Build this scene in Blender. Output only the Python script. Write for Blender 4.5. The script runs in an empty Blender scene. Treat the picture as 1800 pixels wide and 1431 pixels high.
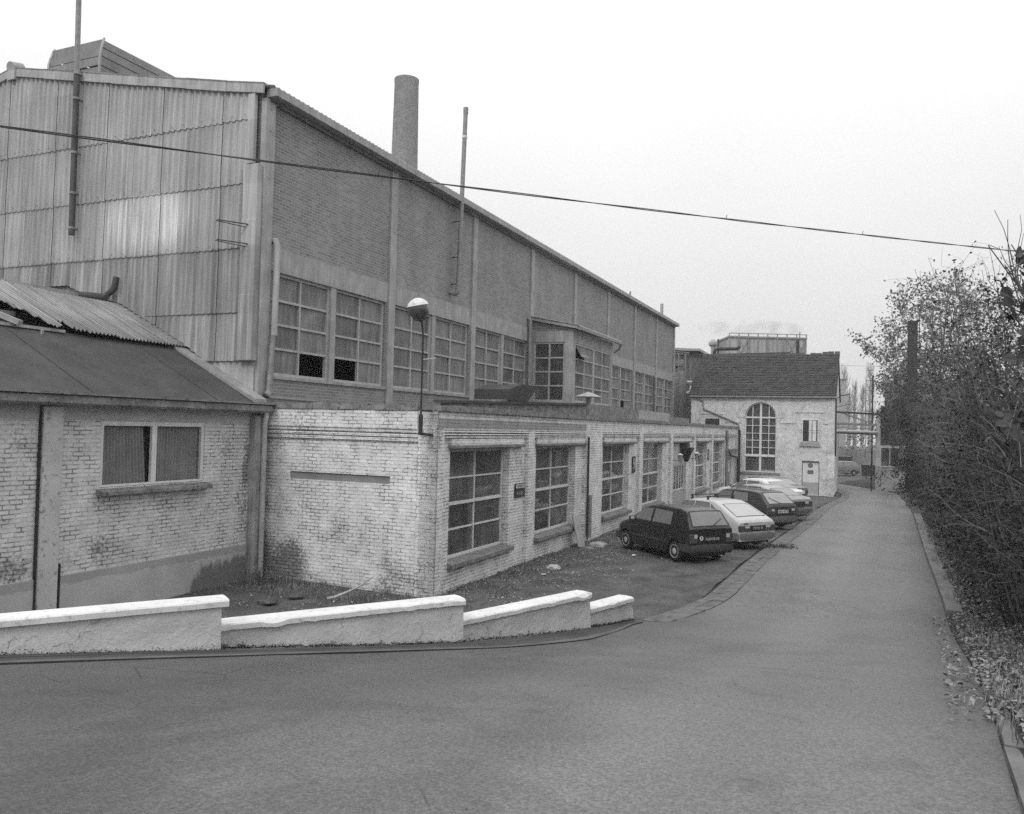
import bpy, bmesh, math, random
from math import sin, cos, pi, radians, sqrt, atan2, floor, exp
from mathutils import Vector, Matrix, noise
random.seed(7)
R = random.random
def U(a, b): return a + (b - a) * random.random()
sc = bpy.context.scene
COL = sc.collection

# ---------------------------------------------------------------- camera
cd = bpy.data.cameras.new('camera'); cam = bpy.data.objects.new('camera', cd); COL.objects.link(cam)
cd.sensor_width = 36; cd.lens = 28.6; cd.clip_end = 2000; cd.clip_start = .05
cam.matrix_world = Matrix.Translation((0, 0, 3.55)) @ Matrix.Rotation(pi/2 + .0252, 4, 'X') @ Matrix.Rotation(.025, 4, 'Z')
sc.camera = cam
# ---------------------------------------------------------------- sky and light: bright overcast, monochrome
SUN_EL, SUN_ROT = radians(42), radians(212)
w = bpy.data.worlds.new("World"); sc.world = w; w.use_nodes = True
nt = w.node_tree; N = nt.nodes; L = nt.links
bg = N['Background']
sky = N.new('ShaderNodeTexSky'); sky.sky_type = 'NISHITA'; sky.sun_disc = False
sky.sun_elevation = SUN_EL; sky.sun_rotation = SUN_ROT; sky.dust_density = 6; sky.air_density = 1.5
bw = N.new('ShaderNodeRGBToBW'); L.new(sky.outputs[0], bw.inputs[0])
mix = N.new('ShaderNodeMix'); mix.data_type = 'FLOAT'; mix.inputs[0].default_value = .85
L.new(bw.outputs[0], mix.inputs[2])
tc = N.new('ShaderNodeTexCoord'); sp = N.new('ShaderNodeSeparateXYZ'); L.new(tc.outputs['Generated'], sp.inputs[0])
zc = N.new('ShaderNodeMath'); zc.operation = 'MAXIMUM'; L.new(sp.outputs[2], zc.inputs[0]); zc.inputs[1].default_value = 0
z1 = N.new('ShaderNodeMath'); z1.operation = 'MULTIPLY_ADD'; L.new(zc.outputs[0], z1.inputs[0]); z1.inputs[1].default_value = 11; z1.inputs[2].default_value = 5     # overcast: zenith about three times the horizon
mr = N.new('ShaderNodeMath'); mr.operation = 'MULTIPLY_ADD'; L.new(zc.outputs[0], mr.inputs[0]); L.new(z1.outputs[0], mr.inputs[1]); mr.inputs[2].default_value = 8.2
cn = N.new('ShaderNodeTexNoise'); cn.inputs['Scale'].default_value = 1.6; cn.inputs['Detail'].default_value = 3
L.new(tc.outputs['Generated'], cn.inputs[0])
cm = N.new('ShaderNodeMapRange'); cm.inputs[1].default_value = .3; cm.inputs[2].default_value = .7; cm.inputs[3].default_value = .95; cm.inputs[4].default_value = 1.05
L.new(cn.outputs[0], cm.inputs[0])
mu = N.new('ShaderNodeMath'); mu.operation = 'MULTIPLY'; L.new(mr.outputs[0], mu.inputs[0]); L.new(cm.outputs[0], mu.inputs[1])
L.new(mu.outputs[0], mix.inputs[3]); L.new(mix.outputs[0], bg.inputs[0]); bg.inputs[1].default_value = .1
sd = bpy.data.lights.new('sun', 'SUN'); sd.energy = .95; sd.angle = radians(12); sun = bpy.data.objects.new('sun', sd); COL.objects.link(sun)
sun.rotation_euler = (pi/2 - SUN_EL, 0, pi - SUN_ROT)
sc.view_settings.view_transform = 'Standard'; sc.view_settings.look = 'None'; sc.view_settings.exposure = 0.0; sc.view_settings.gamma = 1
try:
    sc.cycles.use_denoising = False; sc.cycles.max_bounces = 6; sc.cycles.transparent_max_bounces = 24
    sc.cycles.volume_bounces = 0; sc.cycles.volume_max_steps = 64
except Exception: pass

# ---------------------------------------------------------------- materials
def sock(nt, v):
    return v
class NT:
    def __init__(s, name):
        s.m = bpy.data.materials.new(name); s.m.use_nodes = True; s.nt = s.m.node_tree; s.N = s.nt.nodes
        s.p = s.N['Principled BSDF']; s.tc = s.N.new('ShaderNodeTexCoord')
    def put(s, i, v):
        if hasattr(v, 'is_linked') or isinstance(v, bpy.types.NodeSocket): s.nt.links.new(v, i)
        else: i.default_value = v
    def math(s, op, a, b=0., c=None, clamp=False):
        n = s.N.new('ShaderNodeMath'); n.operation = op; n.use_clamp = clamp; s.put(n.inputs[0], a); s.put(n.inputs[1], b)
        if c is not None: s.put(n.inputs[2], c)
        return n.outputs[0]
    def mix(s, f, a, b):
        n = s.N.new('ShaderNodeMix'); n.data_type = 'FLOAT'; s.put(n.inputs[0], f); s.put(n.inputs[2], a); s.put(n.inputs[3], b); return n.outputs[0]
    def sep(s, v): n = s.N.new('ShaderNodeSeparateXYZ'); s.put(n.inputs[0], v); return n.outputs
    def comb(s, x, y, z):
        n = s.N.new('ShaderNodeCombineXYZ'); s.put(n.inputs[0], x); s.put(n.inputs[1], y); s.put(n.inputs[2], z); return n.outputs[0]
    def obj(s): return s.tc.outputs['Object']
    def mapv(s, v, sc): n = s.N.new('ShaderNodeMapping'); s.put(n.inputs[0], v); n.inputs[3].default_value = sc; return n.outputs[0]
    def noise(s, scale, detail=4, v=None, rough=.55, dist=0.):
        n = s.N.new('ShaderNodeTexNoise'); s.put(n.inputs['Vector'], v if v is not None else s.obj())
        n.inputs['Scale'].default_value = scale; n.inputs['Detail'].default_value = detail; n.inputs['Roughness'].default_value = rough
        n.inputs['Distortion'].default_value = dist; return n.outputs[0]
    def ramp(s, v, a, b, c=0., d=1., smooth=False):
        n = s.N.new('ShaderNodeMapRange'); n.interpolation_type = 'SMOOTHSTEP' if smooth else 'LINEAR'
        s.put(n.inputs[0], v); n.inputs[1].default_value = a; n.inputs[2].default_value = b; s.put(n.inputs[3], c); s.put(n.inputs[4], d); return n.outputs[0]
    def vor(s, scale, v=None, feat='F1'):
        n = s.N.new('ShaderNodeTexVoronoi'); n.feature = feat; s.put(n.inputs['Vector'], v if v is not None else s.obj()); n.inputs['Scale'].default_value = scale; return n.outputs
    def done(s, col, rough=.85, h=None, bs=.3, bd=.02, spec=.3):
        s.nt.links.new(s.grey(col), s.p.inputs['Base Color']) if not isinstance(col, float) else None
        if isinstance(col, float): s.p.inputs['Base Color'].default_value = (col, col, col, 1)
        s.put(s.p.inputs['Roughness'], rough); s.p.inputs['Specular IOR Level'].default_value = spec
        if h is not None:
            b = s.N.new('ShaderNodeBump'); b.inputs['Strength'].default_value = bs; b.inputs['Distance'].default_value = bd
            s.put(b.inputs['Height'], h); s.nt.links.new(b.outputs[0], s.p.inputs['Normal'])
        return s.m
    def grey(s, v): n = s.N.new('ShaderNodeCombineColor'); [s.put(n.inputs[i], v) for i in range(3)]; return n.outputs[0]

def plain(name, v, rough=.8, var=.15, scale=4., fine=60., bs=.2, bd=.01, streak=0., spots=0., metal=0., spec=.3, coat=0.):
    t = NT(name)
    n1 = t.noise(scale, 6); n2 = t.noise(fine, 3)
    c = t.math('MULTIPLY', t.ramp(n1, .3, .7, 1 - var, 1 + var), t.ramp(n2, .3, .7, 1 - var*.5, 1 + var*.5))
    if streak:
        st = t.noise(1., 5, t.mapv(t.obj(), (9, 9, .7))); c = t.math('MULTIPLY', c, t.ramp(st, .35, .68, 1 + streak*.5, 1 - streak))
    if spots:
        s_ = t.noise(11., 5, dist=.6); c = t.math('MULTIPLY', c, t.ramp(s_, .56, .68, 1., 1 - spots))
    c = t.math('MULTIPLY', c, v)
    m = t.done(c, rough, t.math('ADD', t.math('MULTIPLY', n1, .5), n2), bs, bd, spec)
    t.p.inputs['Metallic'].default_value = metal
    if coat: t.p.inputs['Coat Weight'].default_value = coat; t.p.inputs['Coat Roughness'].default_value = .08
    return m

def brick(name, vb, vm, painted=None, bw=.225, bh=.077, ms=.011, var=.25, expose=.0, bs=.9, joint=.5, vertical=False, stains=()):
    t = NT(name); o = t.sep(t.obj())
    u = t.math('ADD', o[0], o[1]); wob = t.noise(2.2, 2)
    zz = t.math('ADD', o[2], t.math('MULTIPLY', t.math('SUBTRACT', wob, .5), .03 if painted else .008))
    if vertical: vec = t.comb(zz, u, 0.)
    else: vec = t.comb(u, zz, 0.)
    fz = t.noise(26., 3); vecn = t.N.new('ShaderNodeVectorMath'); vecn.operation = 'ADD'
    off = t.comb(t.math('MULTIPLY', t.math('SUBTRACT', fz, .5), .03 if painted else .004), t.math('MULTIPLY', t.math('SUBTRACT', t.noise(31., 3), .5), .022 if painted else .003), 0.)
    t.put(vecn.inputs[0], vec); t.put(vecn.inputs[1], off)
    b = t.N.new('ShaderNodeTexBrick'); t.put(b.inputs['Vector'], vecn.outputs[0])
    b.inputs['Scale'].default_value = 1; b.inputs['Brick Width'].default_value = bw; b.inputs['Row Height'].default_value = bh
    b.inputs['Mortar Size'].default_value = ms; b.inputs['Mortar Smooth'].default_value = .3; b.offset = .5
    b.inputs['Color1'].default_value = (0, 0, 0, 1); b.inputs['Color2'].default_value = (1, 1, 1, 1); b.inputs['Mortar'].default_value = (.5, .5, .5, 1)
    bwn = t.N.new('ShaderNodeRGBToBW'); t.put(bwn.inputs[0], b.outputs[0]); per = bwn.outputs[0]; fac = b.outputs[1]
    big = t.noise(.7, 4); mid = t.noise(3.5, 6); fine = t.noise(45., 4)
    raw = t.math('MULTIPLY', vb, t.ramp(per, 0., 1., 1 - var, 1 + var)); raw = t.math('MULTIPLY', raw, t.ramp(fine, .3, .7, .82, 1.18))
    raw = t.math('MULTIPLY', raw, t.ramp(big, .3, .7, .82, 1.18)); raw = t.math('MULTIPLY', raw, t.ramp(t.noise(1., 5, t.mapv(t.obj(), (2.2, 2.2, .22))), .35, .7, 1.08, .85))
    rawm = t.mix(fac, raw, vm)
    h = t.math('SUBTRACT', t.math('MULTIPLY', fine, .25), fac)
    if painted:
        pc = t.math('MULTIPLY', painted, t.ramp(mid, .3, .72, 1.1, .82)); pc = t.math('MULTIPLY', pc, t.ramp(fine, .3, .7, .93, 1.07))
        pc = t.math('MULTIPLY', pc, t.ramp(per, 0., 1., .92, 1.06)); pc = t.math('MULTIPLY', pc, t.ramp(big, .32, .68, 1.06, .86))
        # open dark joints appear in patches, the rest is clogged by paint
        jn = t.noise(5.5, 5, dist=.3); jm = t.math('MULTIPLY', fac, t.ramp(t.math('ADD', jn, t.math('MULTIPLY', t.math('SUBTRACT', t.noise(1.4, 3), .5), .6)), .45, .62, joint*.06, joint))
        pc = t.math('MULTIPLY', pc, t.math('SUBTRACT', 1., jm))
        ex = t.math('ADD', t.noise(1.3, 5), t.math('MULTIPLY', t.math('SUBTRACT', t.noise(17., 4), .5), .95))
        for (sx, sz, rx, rz, k) in stains:      # worn or damp patches at fixed places on the wall (u, z)
            dx = t.math('DIVIDE', t.math('SUBTRACT', u, sx), rx); dz = t.math('DIVIDE', t.math('SUBTRACT', o[2], sz), rz)
            d = t.math('ADD', t.math('MULTIPLY', dx, dx), t.math('MULTIPLY', dz, dz))
            ex = t.math('ADD', ex, t.math('MULTIPLY', k, t.ramp(d, 0., 1., 1., 0., True)))
        em = t.math('MULTIPLY', t.ramp(ex, .62 - expose, .86 - expose), t.ramp(fine, .35, .6, .55, 1.))
        c = t.mix(em, pc, t.math('MULTIPLY', rawm, 1.))
        blk = t.ramp(t.math('ADD', t.noise(9., 6, dist=.5), t.math('MULTIPLY', fac, .06)), .67, .74); c = t.math('MULTIPLY', c, t.math('SUBTRACT', 1., t.math('MULTIPLY', blk, .6)))
    else: c = rawm
    return t.done(c, .88, h, bs, .012)

def glass(name, dirt=.25, v=.35, see=.55, streak=True, refl=1.0):
    t = NT(name); N_ = t.N; out = N_['Material Output']
    tr = N_.new('ShaderNodeBsdfTransparent'); tr.inputs[0].default_value = (see, see, see, 1)
    gl = N_.new('ShaderNodeBsdfGlossy'); gl.inputs['Roughness'].default_value = .04; gl.inputs[0].default_value = (refl, refl, refl, 1)
    bmp = N_.new('ShaderNodeBump'); bmp.inputs['Strength'].default_value = .12; bmp.inputs['Distance'].default_value = .02; t.put(bmp.inputs['Height'], t.noise(1.7, 2)); t.nt.links.new(bmp.outputs[0], gl.inputs['Normal'])
    fr = N_.new('ShaderNodeFresnel'); fr.inputs[0].default_value = 1.5
    m1 = N_.new('ShaderNodeMixShader'); t.put(m1.inputs[0], fr.outputs[0]); t.nt.links.new(tr.outputs[0], m1.inputs[1]); t.nt.links.new(gl.outputs[0], m1.inputs[2])
    df = t.p; n = t.noise(1., 6, t.mapv(t.obj(), (14, 14, 1.1))); n2 = t.noise(1.1, 3)
    t.done(t.math('MULTIPLY', v, t.ramp(n, .35, .75, .85, 1.2)), .6)
    m2 = N_.new('ShaderNodeMixShader'); g_ = N_.new('ShaderNodeNewGeometry'); t.put(m2.inputs[0], t.math('MULTIPLY', dirt, t.math('MULTIPLY', t.ramp(n, .3, .75, .75, 1.35), t.math('MULTIPLY', t.ramp(n2, .35, .65, .7, 1.25), t.ramp(g_.outputs['Random Per Island'], 0., 1., .4, 1.5))), clamp=True))  # per-pane spread imitates differing reflections as well as dirt
    t.nt.links.new(m1.outputs[0], m2.inputs[1]); t.nt.links.new(df.outputs[0], m2.inputs[2]); t.nt.links.new(m2.outputs[0], out.inputs[0])
    return t.m

# ---------------------------------------------------------------- mesh builder
class MB:
    def __init__(s, f=None): s.v = []; s.q = []; s.f = f; s.mi = []
    def add(s, vs, fs):
        o = len(s.v); s.v += [tuple(s.f(*p)) if s.f else tuple(p) for p in vs]; s.q += [tuple(o + i for i in f) for f in fs]; return s
    def box(s, x0, x1, y0, y1, z0, z1, jit=0.):
        vs = [(x, y, z) for x in (x0, x1) for y in (y0, y1) for z in (z0, z1)]
        if jit: vs = [(x + U(-jit, jit), y + U(-jit, jit), z + U(-jit, jit)) for x, y, z in vs]
        return s.add(vs, [(0, 1, 3, 2), (4, 6, 7, 5), (0, 4, 5, 1), (2, 3, 7, 6), (0, 2, 6, 4), (1, 5, 7, 3)])
    def bar(s, a, b, w, h=None, up=(0, 0, 1)):
        a, b = Vector(a), Vector(b); d = (b - a).normalized(); h = h or w
        x = d.cross(Vector(up)); x = x.normalized() if x.length > 1e-4 else Vector((1, 0, 0)); y = x.cross(d)
        vs = [p + x*i*w/2 + y*j*h/2 for p in (a, b) for i, j in ((-1, -1), (1, -1), (1, 1), (-1, 1))]
        return s.add(vs, [(0, 3, 2, 1), (4, 5, 6, 7), (0, 1, 5, 4), (1, 2, 6, 5), (2, 3, 7, 6), (3, 0, 4, 7)])
    def prism(s, pts, a, b, ax='y'):
        n = len(pts)
        if ax == 'y': vs = [(p[0], a, p[1]) for p in pts] + [(p[0], b, p[1]) for p in pts]
        elif ax == 'x': vs = [(a, p[0], p[1]) for p in pts] + [(b, p[0], p[1]) for p in pts]
        else: vs = [(p[0], p[1], a) for p in pts] + [(p[0], p[1], b) for p in pts]
        return s.add(vs, [tuple(range(n)), tuple(range(2*n - 1, n - 1, -1))] + [(i, n + i, n + (i+1) % n, (i+1) % n) for i in range(n)])
    def tube(s, pts, r, n=8, caps=True):
        pts = [Vector(p) for p in pts]; rs = r if isinstance(r, (list, tuple)) else [r]*len(pts)
        vs = []; px = None
        for i, p in enumerate(pts):
            d = (pts[min(i+1, len(pts)-1)] - pts[max(i-1, 0)]).normalized()
            if px is None: px = d.cross(Vector((.1, .2, 1))) if abs(d.z) < .95 else d.cross(Vector((1, .1, 0)))
            px = (px - d*px.dot(d)); px = px.normalized() if px.length > 1e-6 else Vector((1, 0, 0)); py = d.cross(px)
            vs += [p + (px*cos(2*pi*k/n) + py*sin(2*pi*k/n))*rs[i] for k in range(n)]
        fs = [(i*n + k, i*n + (k+1) % n, (i+1)*n + (k+1) % n, (i+1)*n + k) for i in range(len(pts)-1) for k in range(n)]
        if caps: fs += [tuple(range(n-1, -1, -1)), tuple((len(pts)-1)*n + k for k in range(n))]
        return s.add(vs, fs)
    def lathe(s, prof, c, n=24, axis=(0, 0, 1)):
        ax = Vector(axis).normalized(); x = ax.orthogonal().normalized(); y = ax.cross(x); c = Vector(c)
        vs = [c + ax*h + (x*cos(2*pi*k/n) + y*sin(2*pi*k/n))*r for r, h in prof for k in range(n)]
        m = len(prof)
        return s.add(vs, [(i*n + k, i*n + (k+1) % n, (i+1)*n + (k+1) % n, (i+1)*n + k) for i in range(m-1) for k in range(n)] + [tuple(range(n-1, -1, -1)), tuple((m-1)*n + k for k in range(n))])
    def grid(s, P):
        h, w_ = len(P), len(P[0])
        return s.add([p for row in P for p in row], [(i*w_ + j, i*w_ + j+1, (i+1)*w_ + j+1, (i+1)*w_ + j) for i in range(h-1) for j in range(w_-1)])
    def build(s, name, mat, parent=None, smooth=False, loc=None, bevel=0., normals=True, solid=0.):
        me = bpy.data.meshes.new(name); me.from_pydata(s.v, [], s.q); me.materials.append(mat)
        if normals and len(s.q) < 60000:
            bm = bmesh.new(); bm.from_mesh(me); bmesh.ops.recalc_face_normals(bm, faces=bm.faces)
            if bevel: bmesh.ops.bevel(bm, geom=bm.edges[:], offset=bevel, segments=1, affect='EDGES', clamp_overlap=True)
            bm.to_mesh(me); bm.free()
        if smooth:
            me.shade_smooth()
            if smooth != 'all': me.set_sharp_from_angle(angle=radians(38))
        o = bpy.data.objects.new(name, me); COL.objects.link(o)
        if parent: o.parent = parent
        if loc: o.location = loc
        if solid: md = o.modifiers.new('thick', 'SOLIDIFY'); md.thickness = solid; md.offset = 0
        return o
def empty(name, loc=(0, 0, 0), rz=0.):
    o = bpy.data.objects.new(name, None); COL.objects.link(o); o.location = loc; o.rotation_euler = (0, 0, rz); o.empty_display_size = .2; return o
def tag(o, label=None, cat=None, group=None, kind=None):
    if label: o['label'] = label
    if cat: o['category'] = cat
    if group: o['group'] = group
    if kind: o['kind'] = kind
    return o
def text(name, s, size, mat, parent, M4, ext=.002, bold=.0, sx=1.):
    c = bpy.data.curves.new(name, 'FONT'); c.body = s; c.size = size; c.extrude = ext; c.offset = bold; c.align_x = 'CENTER'; c.align_y = 'CENTER'; c.resolution_u = 3
    o = bpy.data.objects.new(name, c); me = bpy.data.meshes.new_from_object(o); bpy.data.objects.remove(o)
    for v in me.vertices: v.co.x *= sx
    me.transform(M4); me.materials.clear(); me.materials.append(mat)
    o = bpy.data.objects.new(name, me); COL.objects.link(o); o.parent = parent; return o

# site frame: +x runs along the factory front away from the camera, +y into the buildings
A = radians(23.8); OX, OY = -1.5365, 16.9194; RZ = pi/2 - A
def W(x, y, z=0.): return (OX + x*sin(A) - y*cos(A), OY + x*cos(A) + y*sin(A), z)
def lerp_tab(t, x):
    if x <= t[0][0]: return t[0][1]
    for (a, b), (c, d) in zip(t, t[1:]):
        if x <= c: return b + (d-b)*(x-a)/(c-a)
    return t[-1][1]
def smooth_tab(t, x, w_=.8): return sum(lerp_tab(t, x + k*w_/3) for k in (-3, -2, -1, 0, 1, 2, 3))/7
ZT = [(-30, 3.4), (0, 2.0), (3.5, 1.78), (6, 1.5), (8.3, 1.12), (9.6, .87), (11.5, .5), (13.7, .2), (15.2, .05), (17.5, 0), (40, 0), (53, -.4), (70, -.5), (400, -.5)]
def gz(y): return smooth_tab(ZT, y)          # road level along the way down the ramp
YT = [(-50, 0), (40, 0), (53, -.4), (70, -.5), (400, -.5)]
def yz(y): return lerp_tab(YT, y)            # yard level
XL = [(-20, -45), (3.7, -12.5), (8.3, -5.15), (9.5, -3.25), (11.45, -.6), (13.75, 1.4), (15, 2.34), (16.6, 3.8), (19, 4.92), (22.4, 6.5), (26.1, 8.3), (31.7, 11.15), (42.5, 16.4), (50, 20.2), (56, 22.8), (62, 23.5), (75, 22)]
XR = [(-20, -9), (0, .55), (4.16, 2.61), (6.56, 3.88), (11.33, 6.38), (17.95, 9.53), (24.8, 12.65), (37.5, 18.56), (50.3, 24.3), (58, 27.6), (75, 28)]
def xl(y): return lerp_tab(XL, y)
def xr(y): return smooth_tab(XR, y)

m_conc = plain('concrete', .34, .85, .18, 2.5, 70, .25, .01, streak=.18)
m_conc_d = plain('weathered_concrete', .2, .9, .35, 5, 40, .6, .02, spots=.6)
m_render = plain('cement_render', .4, .9, .16, 1.3, 50, .3, .012, spots=.25)
m_sheet = None
m_dark = plain('dark_interior', .03, .95, .2)  # near-black colour stands in for the shade of unlit insides
m_black = plain('black_iron', .03, .55, .3, 8, 80)
m_steel = plain('grey_steel', .22, .5, .25, 6, 60)
m_paintw = plain('white_paint', .62, .6, .08, 3, 50, .1, .004, streak=.12)
m_frame = plain('window_paint', .40, .6, .12, 4, 60, .15, .004, streak=.15)
m_glass_d = glass('dirty_glass', .66, .23, .5)
m_glass = glass('window_glass', .24, .24, .9)  # dirt film raised, also standing in for reflections and the inside
def sheet_mat(name, v, py=.95, pz=1.5, var=.1, streak=.13, z0=0.):
    t = NT(name); o = t.sep(t.obj())
    cy = t.math('FLOOR', t.math('DIVIDE', t.math('ADD', o[1], 50 - 0.), py)); cz = t.math('FLOOR', t.math('DIVIDE', t.math('ADD', o[2], -z0), pz))
    wn = t.N.new('ShaderNodeTexWhiteNoise'); wn.noise_dimensions = '2D'; t.put(wn.inputs['Vector'], t.comb(cy, cz, 0.))
    st = t.noise(1., 6, t.mapv(t.obj(), (1, 6, .35))); st2 = t.noise(1., 4, t.mapv(t.obj(), (1, 40, .8))); bgn = t.noise(.8, 4)
    c = t.math('MULTIPLY', v, t.ramp(wn.outputs[0], 0., 1., 1 - var, 1 + var)); c = t.math('MULTIPLY', c, t.ramp(st, .33, .68, 1 + streak*.55, 1 - streak))
    c = t.math('MULTIPLY', c, t.ramp(st2, .3, .7, 1.2, .78)); c = t.math('MULTIPLY', c, t.ramp(bgn, .3, .7, .9, 1.1))  # fine streak tone stands in for shading on the ribs
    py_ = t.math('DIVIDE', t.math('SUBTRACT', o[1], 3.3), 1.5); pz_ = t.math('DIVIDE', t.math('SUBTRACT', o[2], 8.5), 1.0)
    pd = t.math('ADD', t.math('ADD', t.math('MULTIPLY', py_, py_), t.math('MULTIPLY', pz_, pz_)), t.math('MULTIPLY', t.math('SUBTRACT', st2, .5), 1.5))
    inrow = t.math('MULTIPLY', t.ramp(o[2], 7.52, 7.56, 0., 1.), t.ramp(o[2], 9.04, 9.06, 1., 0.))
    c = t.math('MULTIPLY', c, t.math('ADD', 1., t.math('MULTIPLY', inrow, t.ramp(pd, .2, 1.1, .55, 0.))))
    low = t.ramp(o[2], 7.55, 7.6, 1., 0.)   # the lowest rows are older and streakier
    c = t.math('MULTIPLY', c, t.math('SUBTRACT', 1.05, t.math('MULTIPLY', low, t.ramp(st, .3, .62, .0, .38))))
    return t.done(c, .85, t.noise(60, 3), .15, .01)
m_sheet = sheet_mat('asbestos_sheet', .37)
m_brickA = brick('brown_brick', .22, .36, None, ms=.008, var=.16, bs=.35)
m_paintA = brick('whitewashed_brick', .15, .07, .70, joint=.6, expose=.0, stains=((4.4, .2, 1.7, 1.1, .42), (1.2, .1, 1.0, .4, .2), (.15, .5, .5, .6, .16), (4.6, 2., .25, 2., .12)))
m_paintF = brick('whitewashed_front_brick', .17, .10, .74, joint=.55, expose=.0, stains=((4.2, .9, .6, .5, .1), (.1, 3.3, .3, .4, .2)))  # front wash painted paler to make up for sun missing on this side
m_paintL = brick('whitewashed_shed_brick', .15, .06, .62, joint=.62, expose=.0, stains=((-6.1, 1.1, .5, .4, .3), (-.55, 2.7, .22, .9, .34), (-.7, 1.9, .3, .6, .2), (-5.0, 1.0, .2, .3, .1)))
m_paintH = brick('whitewashed_house_brick', .24, .16, .68, joint=.3, expose=.0, stains=((-5.9, .2, .8, 1.0, .22), (-3.2, .9, 1.2, .8, .14), (-5.6, 2.2, .5, .5, .12)))
m_soldier = brick('header_course_brick', .13, .16, .38, bw=.12, bh=.075, joint=.35, expose=.06)
m_felt = plain('roofing_felt', .058, .85, .25, 1.2, 40, .25, .01, spots=.25)
def corrmat():
    t = NT('galvanised_sheet'); a = t.noise(1., 4, t.mapv(t.obj(), (26, .5, .5))); b_ = t.noise(.9, 4); f_ = t.noise(40., 4)
    c = t.math('MULTIPLY', .26, t.ramp(a, .3, .7, .6, 1.35)); c = t.math('MULTIPLY', c, t.ramp(b_, .35, .65, .85, 1.15)); c = t.math('MULTIPLY', c, t.ramp(t.noise(6., 5), .6, .72, 1., .6))  # streaks down the slope: rust, doubling as painted rib shading
    return t.done(c, .6, f_, .1, .004)
m_corr = corrmat()
m_asph = None
m_lead = plain('lead_flashing', .26, .7, .2, 5, 60)

def win(parent, F, u0, u1, v0, v1, cols, rows, fw=.06, bw=.035, dp=.06, mf=None, mg=None, skip=(), thick=None, sub=None, name='window', gshift=.03):
    mf = mf or m_frame; mg = mg or m_glass
    b = MB(F); b.box(u0, u0+fw, v0, v1, 0, dp); b.box(u1-fw, u1, v0, v1, 0, dp); b.box(u0+fw, u1-fw, v0, v0+fw, 0, dp+.01); b.box(u0+fw, u1-fw, v1-fw, v1, 0, dp)
    W_ = (u1-u0-2*fw); H_ = (v1-v0-2*fw)
    for i in range(1, cols):
        x = u0+fw+W_*i/cols; b.box(x-bw/2, x+bw/2, v0+fw, v1-fw, .006, dp-.006)
    for j in range(1, rows):
        z = v0+fw+H_*j/rows; t_ = bw*(2. if thick == j else 1.)
        for i in range(cols):
            xa = u0+fw+W_*i/cols+(bw/2 if i else 0); xb = u0+fw+W_*(i+1)/cols-(bw/2 if i < cols-1 else 0)
            b.box(xa, xb, z-t_/2, z+t_/2, .008, dp - .008 + (.02 if thick == j else 0))
    f = b.build(name, mf, parent)
    g = MB(F)
    for i in range(cols):
        for j in range(rows):
            if (i, j) in skip: continue
            xa, xb = u0+fw+W_*i/cols, u0+fw+W_*(i+1)/cols; za, zb = v0+fw+H_*j/rows, v0+fw+H_*(j+1)/rows
            e = [U(-.014, .014) for _ in range(4)]
            g.add([(xa, za, gshift+e[0]), (xb, za, gshift+e[1]), (xb, zb, gshift+e[2]), (xa, zb, gshift+e[3])], [(0, 1, 2, 3)])
    g.build('pane', mg, f, normals=False)
    return f
def slab_with_holes(b, u0, u1, v0, v1, w0, w1, holes):
    """wall band between u0..u1, v0..v1 as boxes round rectangular holes (all holes sorted in u, not overlapping)"""
    u = u0
    for (a, c, d, e) in sorted(holes):
        if a > u: b.box(u, a, v0, v1, w0, w1)
        if d > v0: b.box(a, c, v0, d, w0, w1)
        if e < v1: b.box(a, c, e, v1, w0, w1)
        u = c
    if u < u1: b.box(u, u1, v0, v1, w0, w1)
def front(y): return lambda u, v, d: (u, y - d, v)      # d grows towards the road
def endf(x): return lambda u, v, d: (x - d, u, v)       # faces the camera end

# ================================================================= tall factory hall
hall = tag(empty('factory_hall', W(0, 4.7), RZ), 'tall brown brick factory hall with concrete columns and ribbed sheet gable', 'factory')
HL = 42.8; CX = [-.1 + 5.36*i for i in range(9)]; EZ = 11.05
b = MB()
wins = []
for i in range(8):
    a, c = CX[i] + .36, CX[i+1] - .02
    m = (a + c)/2 - .05
    wins += [(a+.02, m-.11), (m+.11, c-.06)]
slab_with_holes(b, .1, HL-.2, 0, 7.12, 0, .3, [(wins[2*i][0], wins[2*i+1][1], 4.62, 7.12) for i in range(8)])
bb = MB(lambda u, v, d: (u, d, v)); slab_with_holes(bb, .1, HL-.2, 0, 7.1, 0, .3, [(wins[2*i][0], wins[2*i+1][1], 4.62, 7.1) for i in range(8)])
bb.box(.1, HL-.2, 7.66, EZ, 0, .3); bb.build('brick_wall', m_brickA, hall)
b = MB()
for i, x in enumerate(CX):
    if i == 0: b = MB().box(-.2, .12, -.1, .3, 3.9, EZ-.02)
    elif i == 8: b = MB().box(HL-.2, HL+.1, -.08, .3, 3.9, EZ-.02)
    else: b = MB().box(x, x+.34, -.07, .32, 3.9, EZ-.02)
    for z in (9.2, 10.3, 10.8): b.lathe([(.02, 0), (.02, .02)], (x + (.17 if 0 < i < 8 else .05), -.07 - (.03 if i == 0 else 0) , z), 8, (0, -1, 0))
    b.build('column', m_conc, hall, bevel=.008)
for i in range(8):
    x0, x1 = (CX[i]+.34 if i else .12), (CX[i+1] if i < 7 else HL-.2)
    MB().box(x0, x1, -.02, .3, 7.1, 7.66).build('lintel_band', m_conc, hall)
    MB().box(x0+.05, x1-.02, -.05, .2, 4.56, 4.635).build('window_sill', m_conc, hall)
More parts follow.
